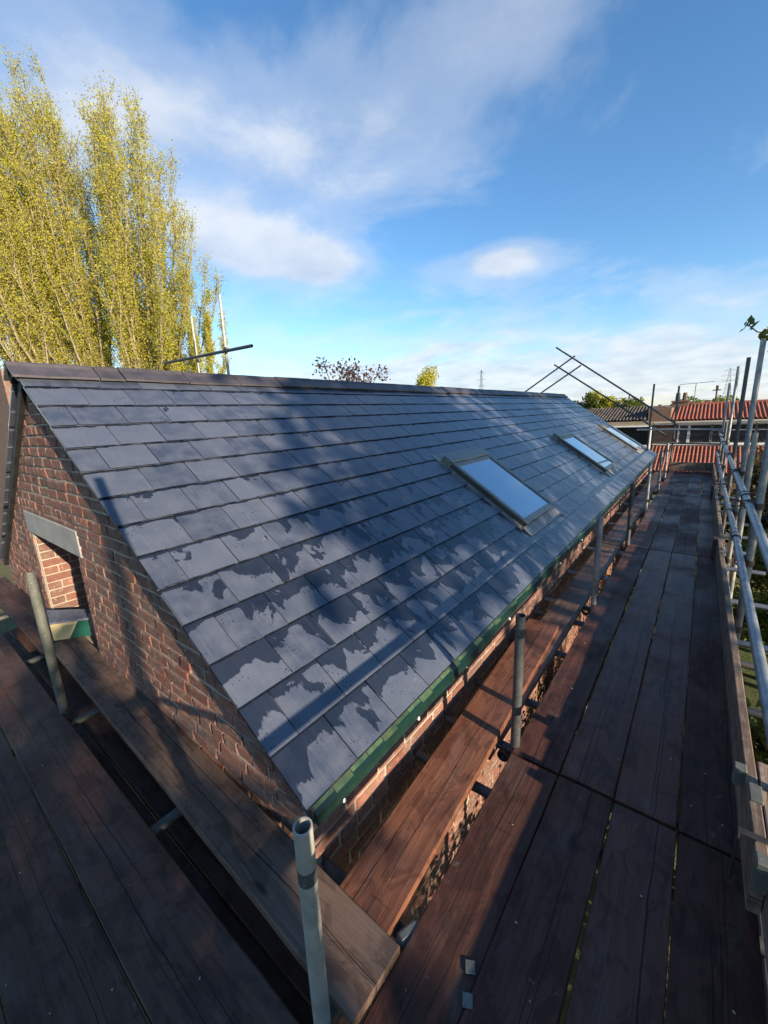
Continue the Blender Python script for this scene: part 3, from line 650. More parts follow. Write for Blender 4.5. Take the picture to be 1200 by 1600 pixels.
# nail plates on a walkway board
wb = [o for o in col.objects if o.name.startswith('scaffold_board')][0]
for (px, py, a) in ((0.628, 0.108, .5), (0.655, 0.035, .45)):
    o = MB().cbox((-.015, -.017, 0), (.015, .017, .0025), .001).build('nail_plate', M['oldtube']); o.parent = wb; o.location = (px-wb.location.x-.01, py-wb.location.y, .0035); o.rotation_euler = (0, 0, a)
# gable side boards, running along X
def xboard(yc, W, x0, x1, z, lab, k, rot=0.0, mat=None):
    m_ = board_mesh(x1-x0, W, .038, k); o = m_.build('scaffold_board', mat or M['walkx']); o.location = (x0, yc, z); o.rotation_euler = (0, 0, -PI/2+rot); return tag(o, lab, 'scaffold board', 'gable platform boards')
xboard(-.017, .218, -2.95, .418, .041, 'weathered gable board lying against the brick gable wall', 31, -.026, M['pale'])
xboard(-.066, .225, -5.6, -2.96, .002, 'short gable board beyond the window end of the wall board', 32)
xboard(-.4235, .258, -4.2, .39, .002, 'dark gable board holding the long black gap open beside it', 33)
xboard(-.684, .250, -3.6, .392, .000, 'dark gable board second out from the black gap', 34)
xboard(-.938, .246, -4.0, .388, .001, 'dark gable board third out from the black gap', 35)
xboard(-1.19, .246, -3.8, .390, .001, 'outermost dark gable board at the platform edge', 36)
for k, yy in enumerate((-.075, -.31)):  # boards added below to block light and view so the gap stays black
    o = xboard(yy, .225, -4.3, .25, -.22-.002*k, ['added light blocking board deep under the black gap', 'added light blocking board beside the one under the black gap'][k], 37+k)
# inner boards between the wall and the poles
board('scaffold_board', .246, -.10, .003, 2.52, M['redboard'], 'wet red board lapped on top between the wall and first poles', 'scaffold board', 'inner boards', W=.235, rot=.040, k=41)
for y0, L, lab, x in ((.95, 3.86, 'brown inner board under the red lapped board', .205), (4.83, 3.86, 'brown inner board in the middle of the wall gap', .215), (8.71, 3.4, 'brown inner board at the far end of the wall gap', .215)):
    board('scaffold_board', x, y0, -.036, L, M['inner'], lab, 'scaffold board', 'inner boards', W=.232, rot=-.003, k=int(y0*10))
# toe boards on edge along the outside
def toe(xa, xb, ya, yb, lab, k, z=.012, mat='toe'):
    L = math.hypot(xb-xa, yb-ya); m_ = board_mesh(L, .222, .036, k); o = m_.build('toe_board', M[mat]); o.location = (xa, ya, z+.111); o.rotation_euler = (0, -PI/2, -math.atan2(xb-xa, yb-ya)); o.rotation_mode = 'XYZ'
    mtx = Matrix.Translation((xa, ya, z+.111)) @ Matrix.Rotation(-math.atan2(xb-xa, yb-ya), 4, 'Z') @ Matrix.Rotation(-PI/2, 4, 'Y'); o.matrix_world = mtx
    return tag(o, lab, 'toe board', 'toe boards along the walkway')
t0 = toe(1.352, 1.340, -2.5, 1.30, 'grey toe board standing on edge in shade at the platform corner', 51, .001)
t1 = toe(1.302, 1.262, .80, 4.92, 'weathered toe board standing on edge beside the leafy hedge', 52, .001)
t2 = toe(1.285, 1.262, 4.75, 8.6, 'sun bleached toe board in the middle of the handrail run', 53, .001)
t3 = toe(1.292, 1.275, 8.5, 12.1, 'far toe board reaching the walkway end', 54, .001)
def strap(parent, x, y, z0, z1, xw, lab=None, mat='bright', wy=.03):
    o = MB().cbox((x-xw, y-wy, z0), (x+xw, y+wy, z1), .003).build('end_band', M[mat]); mw = parent.matrix_world.copy(); o.parent = parent; o.matrix_parent_inverse = mw.inverted(); return o
bpy.context.view_layer.update()
strap(t1, 1.302-.018, 1.22, .150, .2325, .0195, mat='oldtube', wy=.022); strap(t0, 1.352-.03, 1.10, .19, .2345, .0195, mat='oldtube', wy=.045); strap(t0, 1.352-.03, .80, .12, .2345, .0195, mat='oldtube', wy=.025)
strap(t1, 1.247, 4.88, .003, .235, .022, mat='coupler'); strap(t2, 1.25, 8.56, .003, .24, .022, mat='coupler')
bk = MB().cbox((1.258, .865, .02), (1.2645, .89, .232), .002).cbox((1.258, .865, .2325), (1.345, .89, .239), .002).build('strap', M['black']); bk.parent = t1; bk.matrix_parent_inverse = t1.matrix_world.inverted()
o = board_mesh(.93, .222, .036, 60).build('toe_board', M['toe']); o.matrix_world = Matrix.Translation((.40, 12.14, .125)) @ Matrix.Rotation(-PI/2, 4, 'Z') @ Matrix.Rotation(-PI/2, 4, 'Y'); tag(o, 'dark end board closing the far end of the walkway', 'toe board', 'toe boards along the walkway')

# ------------------------------------------------------------------ scaffold tubes
def coupler_mesh():
    m_ = MB()
    for sgn, ax in ((0, 'Z'), (1, 'Y')):
        n = 16; ro, ri, hw = .031, .0247, .024
        Q = Matrix.Rotation(0 if ax == 'Z' else PI/2, 4, 'X'); off = Vector((0.028 if sgn == 0 else -.028, 0, 0)); vs_ = []
        for zz in (-hw, hw):
            for rr_ in (ro, ri): vs_ += [Q @ Vector((rr_*math.cos(2*PI*k/n), rr_*math.sin(2*PI*k/n), zz))+off for k in range(n)]
        fs = []
        for k in range(n):
            k2 = (k+1) % n; fs += [(k, k2, 2*n+k2, 2*n+k), (n+k, 3*n+k, 3*n+k2, n+k2), (k, n+k, n+k2, k2), (2*n+k, 2*n+k2, 3*n+k2, 3*n+k)]
        m_.add(vs_, fs)
        a = Vector((off.x, .036, 0)) if sgn == 0 else Vector((off.x, 0, .036))
        m_.cbox(a-Vector((.010, .009, .014)), a+Vector((.010, .009, .014)), .003)
        m_.tube(a+Vector((-.034, 0, 0)), a+Vector((.034, 0, 0)), .006, n=8); m_.tube(a+Vector((.018, 0, 0)), a+Vector((.030, 0, 0)), .012, n=6)
    m_.cbox((-.009, -.018, -.018), (.009, .018, .018), .003)
    return m_.mesh('coupler')
CPL = coupler_mesh()
def cpl(parent, loc, rotz=0.0, mat=None):
    o = link('coupler', CPL, M['coupler']); o.parent = parent; o.location = loc; o.rotation_euler = (0, 0, rotz); return o
def pole(name, p0, p1, mat, lab, cat, group, ro=.0242, n=20, couplers=(), plate=False, seg=1, bow=0):
    o = empty(name, p0, lab, cat, group); m_ = MB(); p0 = Vector(p0); m_.pipe((0, 0, 0), Vector(p1)-p0, ro, ro-.004, n, bow, seg)
    q = m_.build('tube', M[mat]); q.parent = o; autosmooth(q)
    for c in couplers:
        at = p0.lerp(Vector(p1), (c[0]-p0.z)/(p1[2]-p0.z))-p0; cpl(o, at+Vector((c[1], c[2], 0)), c[3])
    if plate: b = MB().cbox((-.075, -.075, -.008), (.075, .075, 0), .002).build('base_plate', M['coupler']); b.parent = o
    return o
G = GZ+.008
first = ['first', 'second', 'third', 'fourth', 'fifth', 'sixth']
for k, (y, zt, xt, yt) in enumerate([(1.044, .735, .418, 1.060), (2.935, .800, .408, 3.0), (4.99, .775, .412, 4.93), (7.0, .79, .40, 7.0), (9.18, .80, .40, 9.18), (10.93, .80, .39, 10.93)]):
    xb = .413+(.413-xt); pole('scaffold_pole', (.400 if k else .396, y-.02 if k == 0 else y, G), (xt-.002, yt, zt), ['darktube', 'zinc', 'darktube', 'zinc', 'zinc', 'zinc'][k],
        f'{first[k]} inner pole along the eaves counted from the platform corner', 'scaffold pole', 'inner poles', couplers=[(-.09, -.028, 0, 0)], plate=True)
pole('scaffold_pole', (.298, -.262, G), (.345, -.255, .728), 'dusty', 'pale dusty open topped pole standing at the platform corner', 'scaffold pole', 'gable poles', n=32, couplers=[(-.09, 0, -.03, PI/2)], plate=True)
pp = [o for o in col.objects if o.name.startswith('scaffold_pole')][-1]
b = MB().tube(Vector((.0443, .0066, 2.80)), Vector((.0450, .0067, 2.845)), .0247, n=32, cap=False).build('dark_band', M['darktube']); b.parent = pp
pole('scaffold_pole', (-2.21, -.262, G), (-1.845, -.294, .941), 'oldtube', 'leaning pole standing in the black gap near the gable window', 'scaffold pole', 'gable poles', n=24, couplers=[(-.09, 0, -.03, PI/2)], plate=True)
OY = [-.45, 1.15, 3.3, 5.14, 7.02, 9.4, 12.6]
onm = ['at the platform corner', 'before the leafy hedge', 'by the leafy hedge', 'with leaves at its tip', 'next past the leaf tipped pole', 'second past the leaf tipped pole', 'at the far end of the handrails']
for k, y in enumerate(OY):
    zt = [2.34, 1.02, 2.6, 2.30, 2.27, 2.31, 2.13][k]; xo = [1.40, 1.42, 1.405, 1.40, 1.40, 1.395, 1.39][k]
    pole('scaffold_pole', (xo-.012, y, G), (xo+.004, y, zt), 'zinc' if k != 4 else 'darktube', f'tall outer pole {onm[k]}', 'scaffold pole', 'outer poles', couplers=[(.92, -.028, 0, 0), (.47, -.028, 0, 0), (-.09, -.028, 0, 0)], plate=True)
pole('scaffold_pole', (1.452, 5.05, G), (1.447, 5.02, 1.36), 'dusty', 'short rusty brown pole strapped beside the leaf tipped pole', 'scaffold pole', 'outer poles', couplers=[(.6, -.028, 0, 0)], plate=True)
pole('scaffold_pole', (1.395, 10.9, G), (1.39, 10.9, 1.25), 'darktube', 'short dark outer pole near the far end of the handrails', 'scaffold pole', 'outer poles', couplers=[(.92, -.028, 0, 0), (.47, -.028, 0, 0)], plate=True)
# handrails: two runs, jointed with sleeves
def rail(z0, z1, ya, yb, x, lab, mat='zinc', sleeve=True):
    o = empty('handrail', (x, ya, z0), lab, 'handrail', 'handrails along the walkway'); m_ = MB().pipe((0, 0, 0), (0, yb-ya, z1-z0), n=24, seg=8, bow=.008); q = m_.build('tube', M[mat]); q.parent = o; autosmooth(q)
    if sleeve:
        L = yb-ya; m2 = MB().tube((0, L-.11, (z1-z0)*(1-.11/L)), (0, L+.0, z1-z0), .0285, n=20); s_ = m2.build('sleeve', M['bright']); s_.parent = o; autosmooth(s_)
        for d in (.11, .01): cb = MB().tube((0, L-d-.012, (z1-z0)), (0, L-d+.012, z1-z0), .033, n=20).build('sleeve_clamp', M['coupler']); cb.parent = o
rail(.92, .93, -2.6, 3.72, 1.345, 'near length of the top handrail passing the leafy hedge'); rail(.93, .915, 3.72, 8.9, 1.345, 'middle length of the top handrail'); rail(.915, .92, 8.9, 13.2, 1.345, 'far length of the top handrail', sleeve=False)
rail(.465, .52, -2.6, 3.95, 1.342, 'near length of the lower handrail above the toe board'); rail(.52, .43, 3.95, 7.8, 1.342, 'middle length of the lower handrail'); rail(.43, .42, 7.8, 13.0, 1.342, 'far length of the lower handrail', sleeve=False)
ordn = 'first second third fourth fifth sixth seventh eighth ninth tenth eleventh twelfth thirteenth fourteenth fifteenth sixteenth seventeenth eighteenth'.split()
# transoms under the boards
for k, y in enumerate([.10, .79, 1.11, 1.53, 2.18, 2.74, 3.07, 3.9, 4.86, 5.54, 6.3, 7.07, 7.9, 8.62, 9.25, 10.2, 11.0, 11.9]):
    o = empty('transom_tube', (-.03, y, -.102+.001*(k % 3)), f'{ordn[k]} cross tube under the walkway boards counted from the platform corner', 'cross tube', 'cross tubes under the walkway')
    m_ = MB().pipe((0, 0, 0), (1.60+.06*(k % 3), 0, 0), n=14); q = m_.build('tube', M['darktube' if k < 6 else 'zinc']); q.parent = o; autosmooth(q)
for k, x in enumerate([-4.4, -3.1, -1.95, -.78, .30]):
    o = empty('transom_tube', (x, -1.45, -.103), f'{ordn[4-k]} cross tube under the gable platform counted from the corner pole' , 'cross tube', 'cross tubes under the gable platform'); q = MB().pipe((0, 0, 0), (0, 1.42, 0), n=14).build('tube', M['oldtube']); q.parent = o; autosmooth(q)
for x, lab in ((.455, 'inner ledger tube running under the walkway boards'), (1.37, 'outer ledger tube running under the toe boards')):
    o = empty('ledger_tube', (x, -2.6, -.155), lab, 'ledger', 'ledger tubes'); q = MB().pipe((0, 0, 0), (0, 15.4, 0), n=14).build('tube', M['zinc']); q.parent = o; autosmooth(q)
o = empty('ledger_tube', (-4.6, -.43, -.155), 'ledger tube running below the black gap by the gable', 'ledger', 'ledger tubes'); q = MB().pipe((0, 0, 0), (5.9, 0, 0), n=14).build('tube', M['zinc']); q.parent = o; autosmooth(q)
# end clamp seen at the corner between boards
o = empty('tube_clamp', (.405, .075, -.06), 'grey steel clamp poking up between the red board and corner walkway', 'clamp'); q = MB().cbox((-.022, -.045, -.03), (.022, .045, .055), .012).build('clamp_body', M['oldtube']); q.parent = o; q.rotation_euler = (0, 0, -.35)
q = MB().tube((-.02, -.02, -.02), (.06, -.06, -.02), .02, n=12).build('clamp_bolt', M['darktube']); q.parent = o
# far end guard frame and raking rails along the far verge
def tb(p0, p1, lab, grp, mat='darktube', name='scaffold_tube', cpls=()):
    o = empty(name, p0, lab, 'scaffold tube', grp); q = MB().pipe((0, 0, 0), Vector(p1)-Vector(p0), n=12).build('tube', M[mat]); q.parent = o; autosmooth(q)
    for c in cpls: cpl(o, Vector(c)-Vector(p0))
tb((-.23, 13.1, G), (-.20, 13.1, 2.26), 'dark upright tube left of the pair by the far end of the roof', 'far end frame')
tb((.365, 13.05, G), (.372, 13.05, 2.16), 'dark upright tube right of the pair by the far end of the roof', 'far end frame', cpls=[(.40, 13.05, 1.13), (.40, 13.05, .72)])
tb((-.436, 12.4, 1.064), (1.36, 12.45, 1.03), 'upper cross rail closing the far end of the walkway', 'far end frame', 'zinc')
tb((.10, 12.42, .70), (1.36, 12.45, .668), 'lower dark cross rail closing the far end of the walkway', 'far end frame')
tb((-3.107, 14, 3.683), (.316, 14, 1.153), 'longer raking rail above the far verge on the sunny slope', 'raking rails'); tb((-3.163, 14.06, 3.16), (.132, 14.06, .805), 'lower raking rail above the far verge on the sunny slope', 'raking rails')
tb((-6.0, 14.12, 1.17), (-2.54, 14.12, 3.364), 'upper raking rail rising from behind the ridge', 'raking rails'); tb((-5.6, 14.18, 1.02), (-2.351, 14.18, 3.06), 'lower raking rail rising from behind the ridge', 'raking rails')
tb((.33, 14.03, G), (.33, 14.03, 1.3), 'upright tube holding the foot of the raking rails', 'far end frame')
tb((-5.75, 14.15, G), (-5.75, 14.15, 1.9), 'upright tube holding the far slope raking rails', 'far end frame')
tb((-5.05, 3.05, G), (-5.66, 3.52, 3.83), 'tall grey pole rising behind the ridge with a cross tube', 'frame behind the ridge', 'dusty', cpls=[(-5.48, 3.40, 2.93)])
tb((-6.5, 3.4, G), (-7.24, 3.84, 3.83), 'shorter pole behind the ridge in front of the poplar', 'frame behind the ridge', 'dusty', cpls=[(-7.1, 3.78, 2.98)])
tb((-4.39, 3.14, 2.82), (-8.05, 3.60, 3.03), 'dark cross tube clamped to two poles behind the ridge', 'frame behind the ridge')

# ------------------------------------------------------------------ trees and shrubs
def poplar(name, base, H, rad, nl, nleaf, lab, cat, grp, leafmat, bark, lsize, seed, shape=(.13, .02), skew=(0, 0), lowleaf=.28):
    rr = np.random.default_rng(seed); o = empty(name, base, lab, cat, grp); segs = []; leaves = []
    tr = [(np.array([0, 0, 0.]), .55), (np.array([.1, .05, 3.]), .46), (np.array([0, .1, 6.]), .36), (np.array([-.1, 0, H*.45]), .22), (np.array([.1, .1, H*.7]), .12)]
    sc_ = H/25.
    for (a, ra), (b, rb) in zip(tr, tr[1:]): segs.append((a, b, ra*sc_, rb*sc_))
    tr_me = tubes_mesh('trunk', segs, 10); segs2 = []
    for l in range(nl):
        ro = rad*math.sqrt((l+.5)/nl); az_ = l*2.39996+rr.uniform(-.3, .3); top = H-(shape[0]*ro**2+shape[1]*ro**3)+rr.normal()*.5
        h0 = rr.uniform(2.5, 6)*sc_; P = []
        for j in range(9):
            f = j/8; out = ro*(1-(1-f)**1.9)*(1 if f < .8 else 1-(f-.8)*.25); P.append(np.array([out*math.cos(az_)+skew[0]*f*ro, out*math.sin(az_)+skew[1]*f*ro, h0+(top-h0)*f])+rr.normal(size=3)*.12*sc_)
        r0 = rr.uniform(.10, .18)*sc_*(1.25-ro/rad*.5)
        for j in range(8): segs2.append((P[j], P[j+1], r0*(1-j/8.3), r0*(1-(j+1)/8.3)))
        L = top-h0; nt = int(L*3.6/sc_)
        for k in range(nt):
            f = lowleaf*.4+(1-lowleaf*.4)*rr.random(); j = min(int(f*8), 7); a = P[j]+(P[j+1]-P[j])*(f*8-j)
            ang = rr.uniform(0, 2*PI); tl = rr.uniform(.9, 2.3)*sc_*(1.1-.4*f); spread = rr.uniform(.25, .75)
            d = np.array([math.cos(ang)*spread, math.sin(ang)*spread, 1.]); d /= np.linalg.norm(d); b = a+d*tl
            segs2.append((a, b, .022*sc_, .006*sc_))
            dens = 1.0 if f > lowleaf else .45
            m_ = max(2, int(nleaf*tl/sc_*dens)); u = rr.random(m_)**.8
            leaves.append(a[None]+(b-a)[None]*u[:, None]+rr.normal(size=(m_, 3))*(.17*sc_))
    tk = link('trunk', tr_me, bark); tk.parent = o
    lb = link('limbs', tubes_mesh('limbs', segs2, 4), bark); lb.parent = o
    cr = link('crown', leafmesh('crown', np.concatenate(leaves), lsize), leafmat); cr.parent = o; tag(cr, kind='stuff')
    return o
for k, (x, y, H_, r_, nl, lab, sk) in enumerate([(-27.3, 11.3, 21.4, 3.2, 40, 'yellow green poplar whose crown slopes down toward the ridge poles', .7), (-30.3, 9.4, 22.4, 2.8, 34, 'tall pointed yellow green poplar, second from the ridge poles', -.35), (-31.4, 7.0, 22.4, 3.0, 32, 'tall yellow green poplar, third from the ridge poles', -.3), (-33.5, 4.0, 23.0, 4.0, 26, 'yellow green poplar at the outer end of the poplar row', 0), (-24.9, 13.2, 11.5, 2.4, 14, 'low yellow green poplar sapling beside the tall poplars', 0)]):
    poplar('poplar_tree', (x, y, GZ), H_, r_, nl, 42 if k < 3 else 30, lab, 'tree', 'poplars behind the roof', M['poplar'], M['bark'], .078 if k < 3 else .085, k+1, (.25, .22) if k < 3 else (.12, .045), (.79*sk, .61*sk))
def bush(name, c, rx, ry, rz, n, lab, cat, grp, mat, size, seed, lumps=9, trunk=None):
    rr = np.random.default_rng(seed); o = empty(name, (c[0], c[1], GZ), lab, cat, grp)
    L = rr.normal(size=(lumps, 3))*np.array([rx, ry, rz])*.42; L[:, 2] += rz*.1; R_ = rr.uniform(.35, .62, lumps)
    per = n//lumps; P = []
    for k in range(lumps):
        d = rr.normal(size=(per, 3)); d /= np.linalg.norm(d, axis=1)[:, None]; rad = rr.random(per)[:, None]**.45
        P.append(L[k]+d*rad*np.array([rx, ry, rz])*R_[k]+rr.normal(size=(per, 3))*size*.7)
    P = np.concatenate(P)+np.array([0, 0, c[2]-GZ]); P = P[P[:, 2] > .05]
    cr = link('crown', leafmesh('crown', P, size), mat); cr.parent = o; tag(cr, kind='stuff')
    segs = [(np.array([0, 0, 0.]), np.array([0, 0, max(.4, (c[2]-GZ)*.8)]), .05*rx+.02, .03*rx+.01)]
    for k in range(lumps): segs.append((segs[0][1]*rr.uniform(.4, 1), L[k]+np.array([0, 0, c[2]-GZ]), .02*rx+.008, .006*rx+.003))
    for k in range(lumps):
        for q in P[rr.integers(0, len(P), 14)] if lumps else []: j = int(np.argmin(np.linalg.norm(L+np.array([0, 0, c[2]-GZ])-q, axis=1))); segs.append((L[j]+np.array([0, 0, c[2]-GZ]), q, .008*rx+.003, .003))
    b = link('trunk', tubes_mesh('trunk', segs, 6), M['darkbark']); b.parent = o
    return o
# hedge below the handrails: several leafy plants in a row
hr_ = random.Random(4)
hp = [(2.25, .9, -1.42), (2.2, 2.3, -1.40), (2.25, 3.7, -1.36), (2.3, 5.1, -1.34), (2.35, 6.5, -1.30), (2.4, 7.9, -1.22)]
for k, (x, y, zc) in enumerate(hp):
    lab = f'bright leafy hedge plant below the handrails, {ordn[k]} from the platform corner' if k < 6 else f'leafy hedge plant behind the front hedge row, {ordn[k-6]} from the platform corner'
    bush('hedge_plant', (x+.06, y, zc), .82, 1.05, .66, 9000, lab, 'hedge', 'hedge plants', M['hedge'], .066, 30+k, 14)
for k, (x, y, zc, rx, ry, rz) in enumerate([(2.5, 9.6, -.95, .75, 1.2, .95), (2.6, 11.6, -.75, .85, 1.3, 1.1), (3.0, 14.0, -.7, 1.2, 1.6, 1.25), (4.2, 9.0, -.8, 1.2, 1.8, 1.1)]):
    bush('dark_shrub', (x, y, zc), rx, ry, rz, 8000, ['dark shrub beside the green hedge plants', 'dark shrub with red flowers below the handrails', 'dark shrub against the neighbouring house', 'dark shrub behind the shrub that adjoins the hedge'][k], 'shrub', 'dark shrubs', M['darkleaf'], .085, 40+k, 14)
fl = [o for o in col.objects if o.get('label') == 'dark shrub with red flowers below the handrails'][0]
for k in range(7):
    q = MB(); 
    for j in range(7): a = j*2.4; q.tube((0, 0, 0), (.05*math.cos(a), .05*math.sin(a), .03+.02*(j % 2)), .004, .03, 5)
    q = q.build('flower', M['redflower']); q.parent = fl; q.location = (hr_.uniform(-.9, -.4), hr_.uniform(-.8, .9), hr_.uniform(1.7, 2.3))
for k, (x, y, h) in enumerate([(.42, 2.6, 1.05), (.30, 3.5, 1.25), (.35, 4.5, 1.2), (.32, 5.6, 1.2)]):
    bush('weed_clump', (x, y, GZ+h*.55), .30, .50, h*.62, 1500, f'green weeds in the wall gap, {ordn[k]} clump from the platform corner', 'plant', 'weeds at the wall foot', M['leaf'], .06, 60+k, 8)
# big leafy trees standing out of the picture beside the yard: they shade the platform corner
bush('broad_tree', (11.5, -5.9, 2.3), 2.6, 2.4, 1.9, 9000, 'broad leafy tree shading the platform corner', 'tree', 'trees beside the yard', M['leaf'], .26, 80, 26)
bush('round_bush', (11.0, -2.2, 1.72), 1.6, 1.2, 1.4, 8000, 'tall round bush between the broad tree and the spring trees', 'bush', None, M['leaf'], .2, 79, 26)
bush('broad_tree', (12.5, -10.0, 2.6), 3.6, 4.0, 3.4, 8000, 'second broad leafy tree past the shading tree', 'tree', 'trees beside the yard', M['leaf'], .26, 81, 22)
for k, (x, y) in enumerate([(13.2, 1.2), (13.6, 5.8), (14.0, 10.6)]):
    bush('spring_tree', (x, y, 6.35), 2.3, 2.4, 2.2, 3800 if k == 0 else 2700, f'tall thinly leaved spring tree beside the yard, {ordn[k]} from the shading tree', 'tree', 'trees beside the yard', M['leaf'], .27, 84+k, 20)
sp_ = random.Random(66)
for k in range(12):  # saplings out of view, added to cast trunk stripes over the walkway
    x, y = 8.6+sp_.uniform(-.5, .5), 2.6+k*.62+sp_.uniform(-.2, .2); r_ = sp_.uniform(.035, .075); o = empty('sapling', (x, y, GZ), f'slender unseen sapling added for shadow stripes, {ordn[k]} from the shading tree', 'tree', 'added sapling row')
    a = np.array([0, 0, 0.]); b = np.array([sp_.uniform(-.2, .2), sp_.uniform(-.15, .15), 3.2]); c_ = b+np.array([sp_.uniform(-.3, .3), sp_.uniform(-.25, .25), 3.0])
    sg = [(a, b, r_, r_*.8), (b, c_, r_*.8, r_*.3)]+[(b+(c_-b)*f, b+(c_-b)*f+np.array([sp_.uniform(-.6, .6), sp_.uniform(-.6, .6), sp_.uniform(.5, 1.1)]), r_*.35, .008) for f in np.linspace(.05, .9, 9)]
    q = link('trunk', tubes_mesh('trunk', sg, 7), M['darkbark']); q.parent = o
    q = link('crown', leafmesh('crown', np.concatenate([s_[1][None]+rng.normal(size=(14, 3))*.22 for s_ in sg[2:]]), .11), M['leaf']); q.parent = o; tag(q, kind='stuff')
bush('purple_tree', (-11.8, 13.3, 3.2), 1.5, 1.5, 1.0, 800, 'small purple leaved tree top peeping over the ridge', 'tree', None, M['purpleleaf'], .13, 90, 12)
bush('round_tree', (-24.3, 39.4, 4.6), 1.9, 1.9, 1.9, 5000, 'small bright green tree top peeping over the ridge', 'tree', None, M['poplar'], .16, 91, 9)
for k, (x, y, zc, r_) in enumerate([(-10.6, 57, 1.7, 1.7), (-8.9, 57.6, 2.0, 1.9), (-6.2, 58.5, 1.5, 1.5)]):
    bush('garden_tree', (x, y, zc), r_, r_, r_*.75, 3000, ['left bushy garden tree behind the dark tiled roof', 'roundest bushy garden tree behind the dark tiled roof', 'thin pale garden tree behind the dark tiled roof'][k], 'tree', 'garden trees behind the terrace', M['poplar' if k == 1 else 'leaf'], .22, 95+k, 8)
# leafy sprig at the tip of one outer pole
o = empty('leafy_sprig', (1.405, 5.14, 2.25), 'leafy twig curling over the tip of an outer pole', 'twig'); rr = np.random.default_rng(8)
pts = [np.array([.10, .02, -.25]), np.array([.09, .02, .02]), np.array([.03, .0, .09]), np.array([-.06, -.01, .12]), np.array([-.13, -.02, .19])]
q = link('stem', tubes_mesh('stem', [(a, b, .006, .005) for a, b in zip(pts, pts[1:])], 6), M['darkbark']); q.parent = o
C_ = np.concatenate([pts[4]+rr.normal(size=(10, 3))*.03, pts[2]+rr.normal(size=(14, 3))*.035, np.array([.13, .02, -.05])+rr.normal(size=(16, 3))*.05, np.array([.2, .05, -.3])+rr.normal(size=(16, 3))*.07])
q = link('leaves', leafmesh('leaves', C_, .075), M['leaf']); q.parent = o

# ------------------------------------------------------------------ neighbouring houses
def tile_roof(name, x0, x1, ya, za, yb, zb, mat, parent, px=.15, course=.30):   # eave (ya,za) to ridge (yb,zb); rolls run down the slope
    V = []; F = []; L = math.hypot(yb-ya, zb-za); nc = max(1, int(L/course)); sl = Vector((0, yb-ya, zb-za)).normalized(); nv = Vector((0, -sl.z, sl.y)); nr = int((x1-x0)/px)
    prof = [(0, 0), (.16, .03), (.32, .052), (.48, .052), (.64, .03), (.80, 0), (.9, -.008)]
    for c in range(nc):
        for k in range(nr):
            b = len(V)
            for s, lift in ((c*L/nc, .028), ((c+1)*L/nc+.02, 0.0)):
                for u, h in prof+[(1.0, 0)]:
                    p = Vector((x0+(k+u)*(x1-x0)/nr, ya, za))+sl*s+nv*(h+lift); V.append(tuple(p))
            V += [V[b+i] for i in range(8)]; 
            for i in range(8): p = Vector(V[b+i])-nv*.03; V[b+16+i] = tuple(p)
            F += [(b+i, b+i+1, b+9+i, b+8+i) for i in range(7)]+[(b+16+i, b+17+i, b+i+1, b+i) for i in range(7)]
    o = link(name, fastmesh(name, np.array(V), np.array(F)), mat, parent); tag(o, kind='stuff'); return o
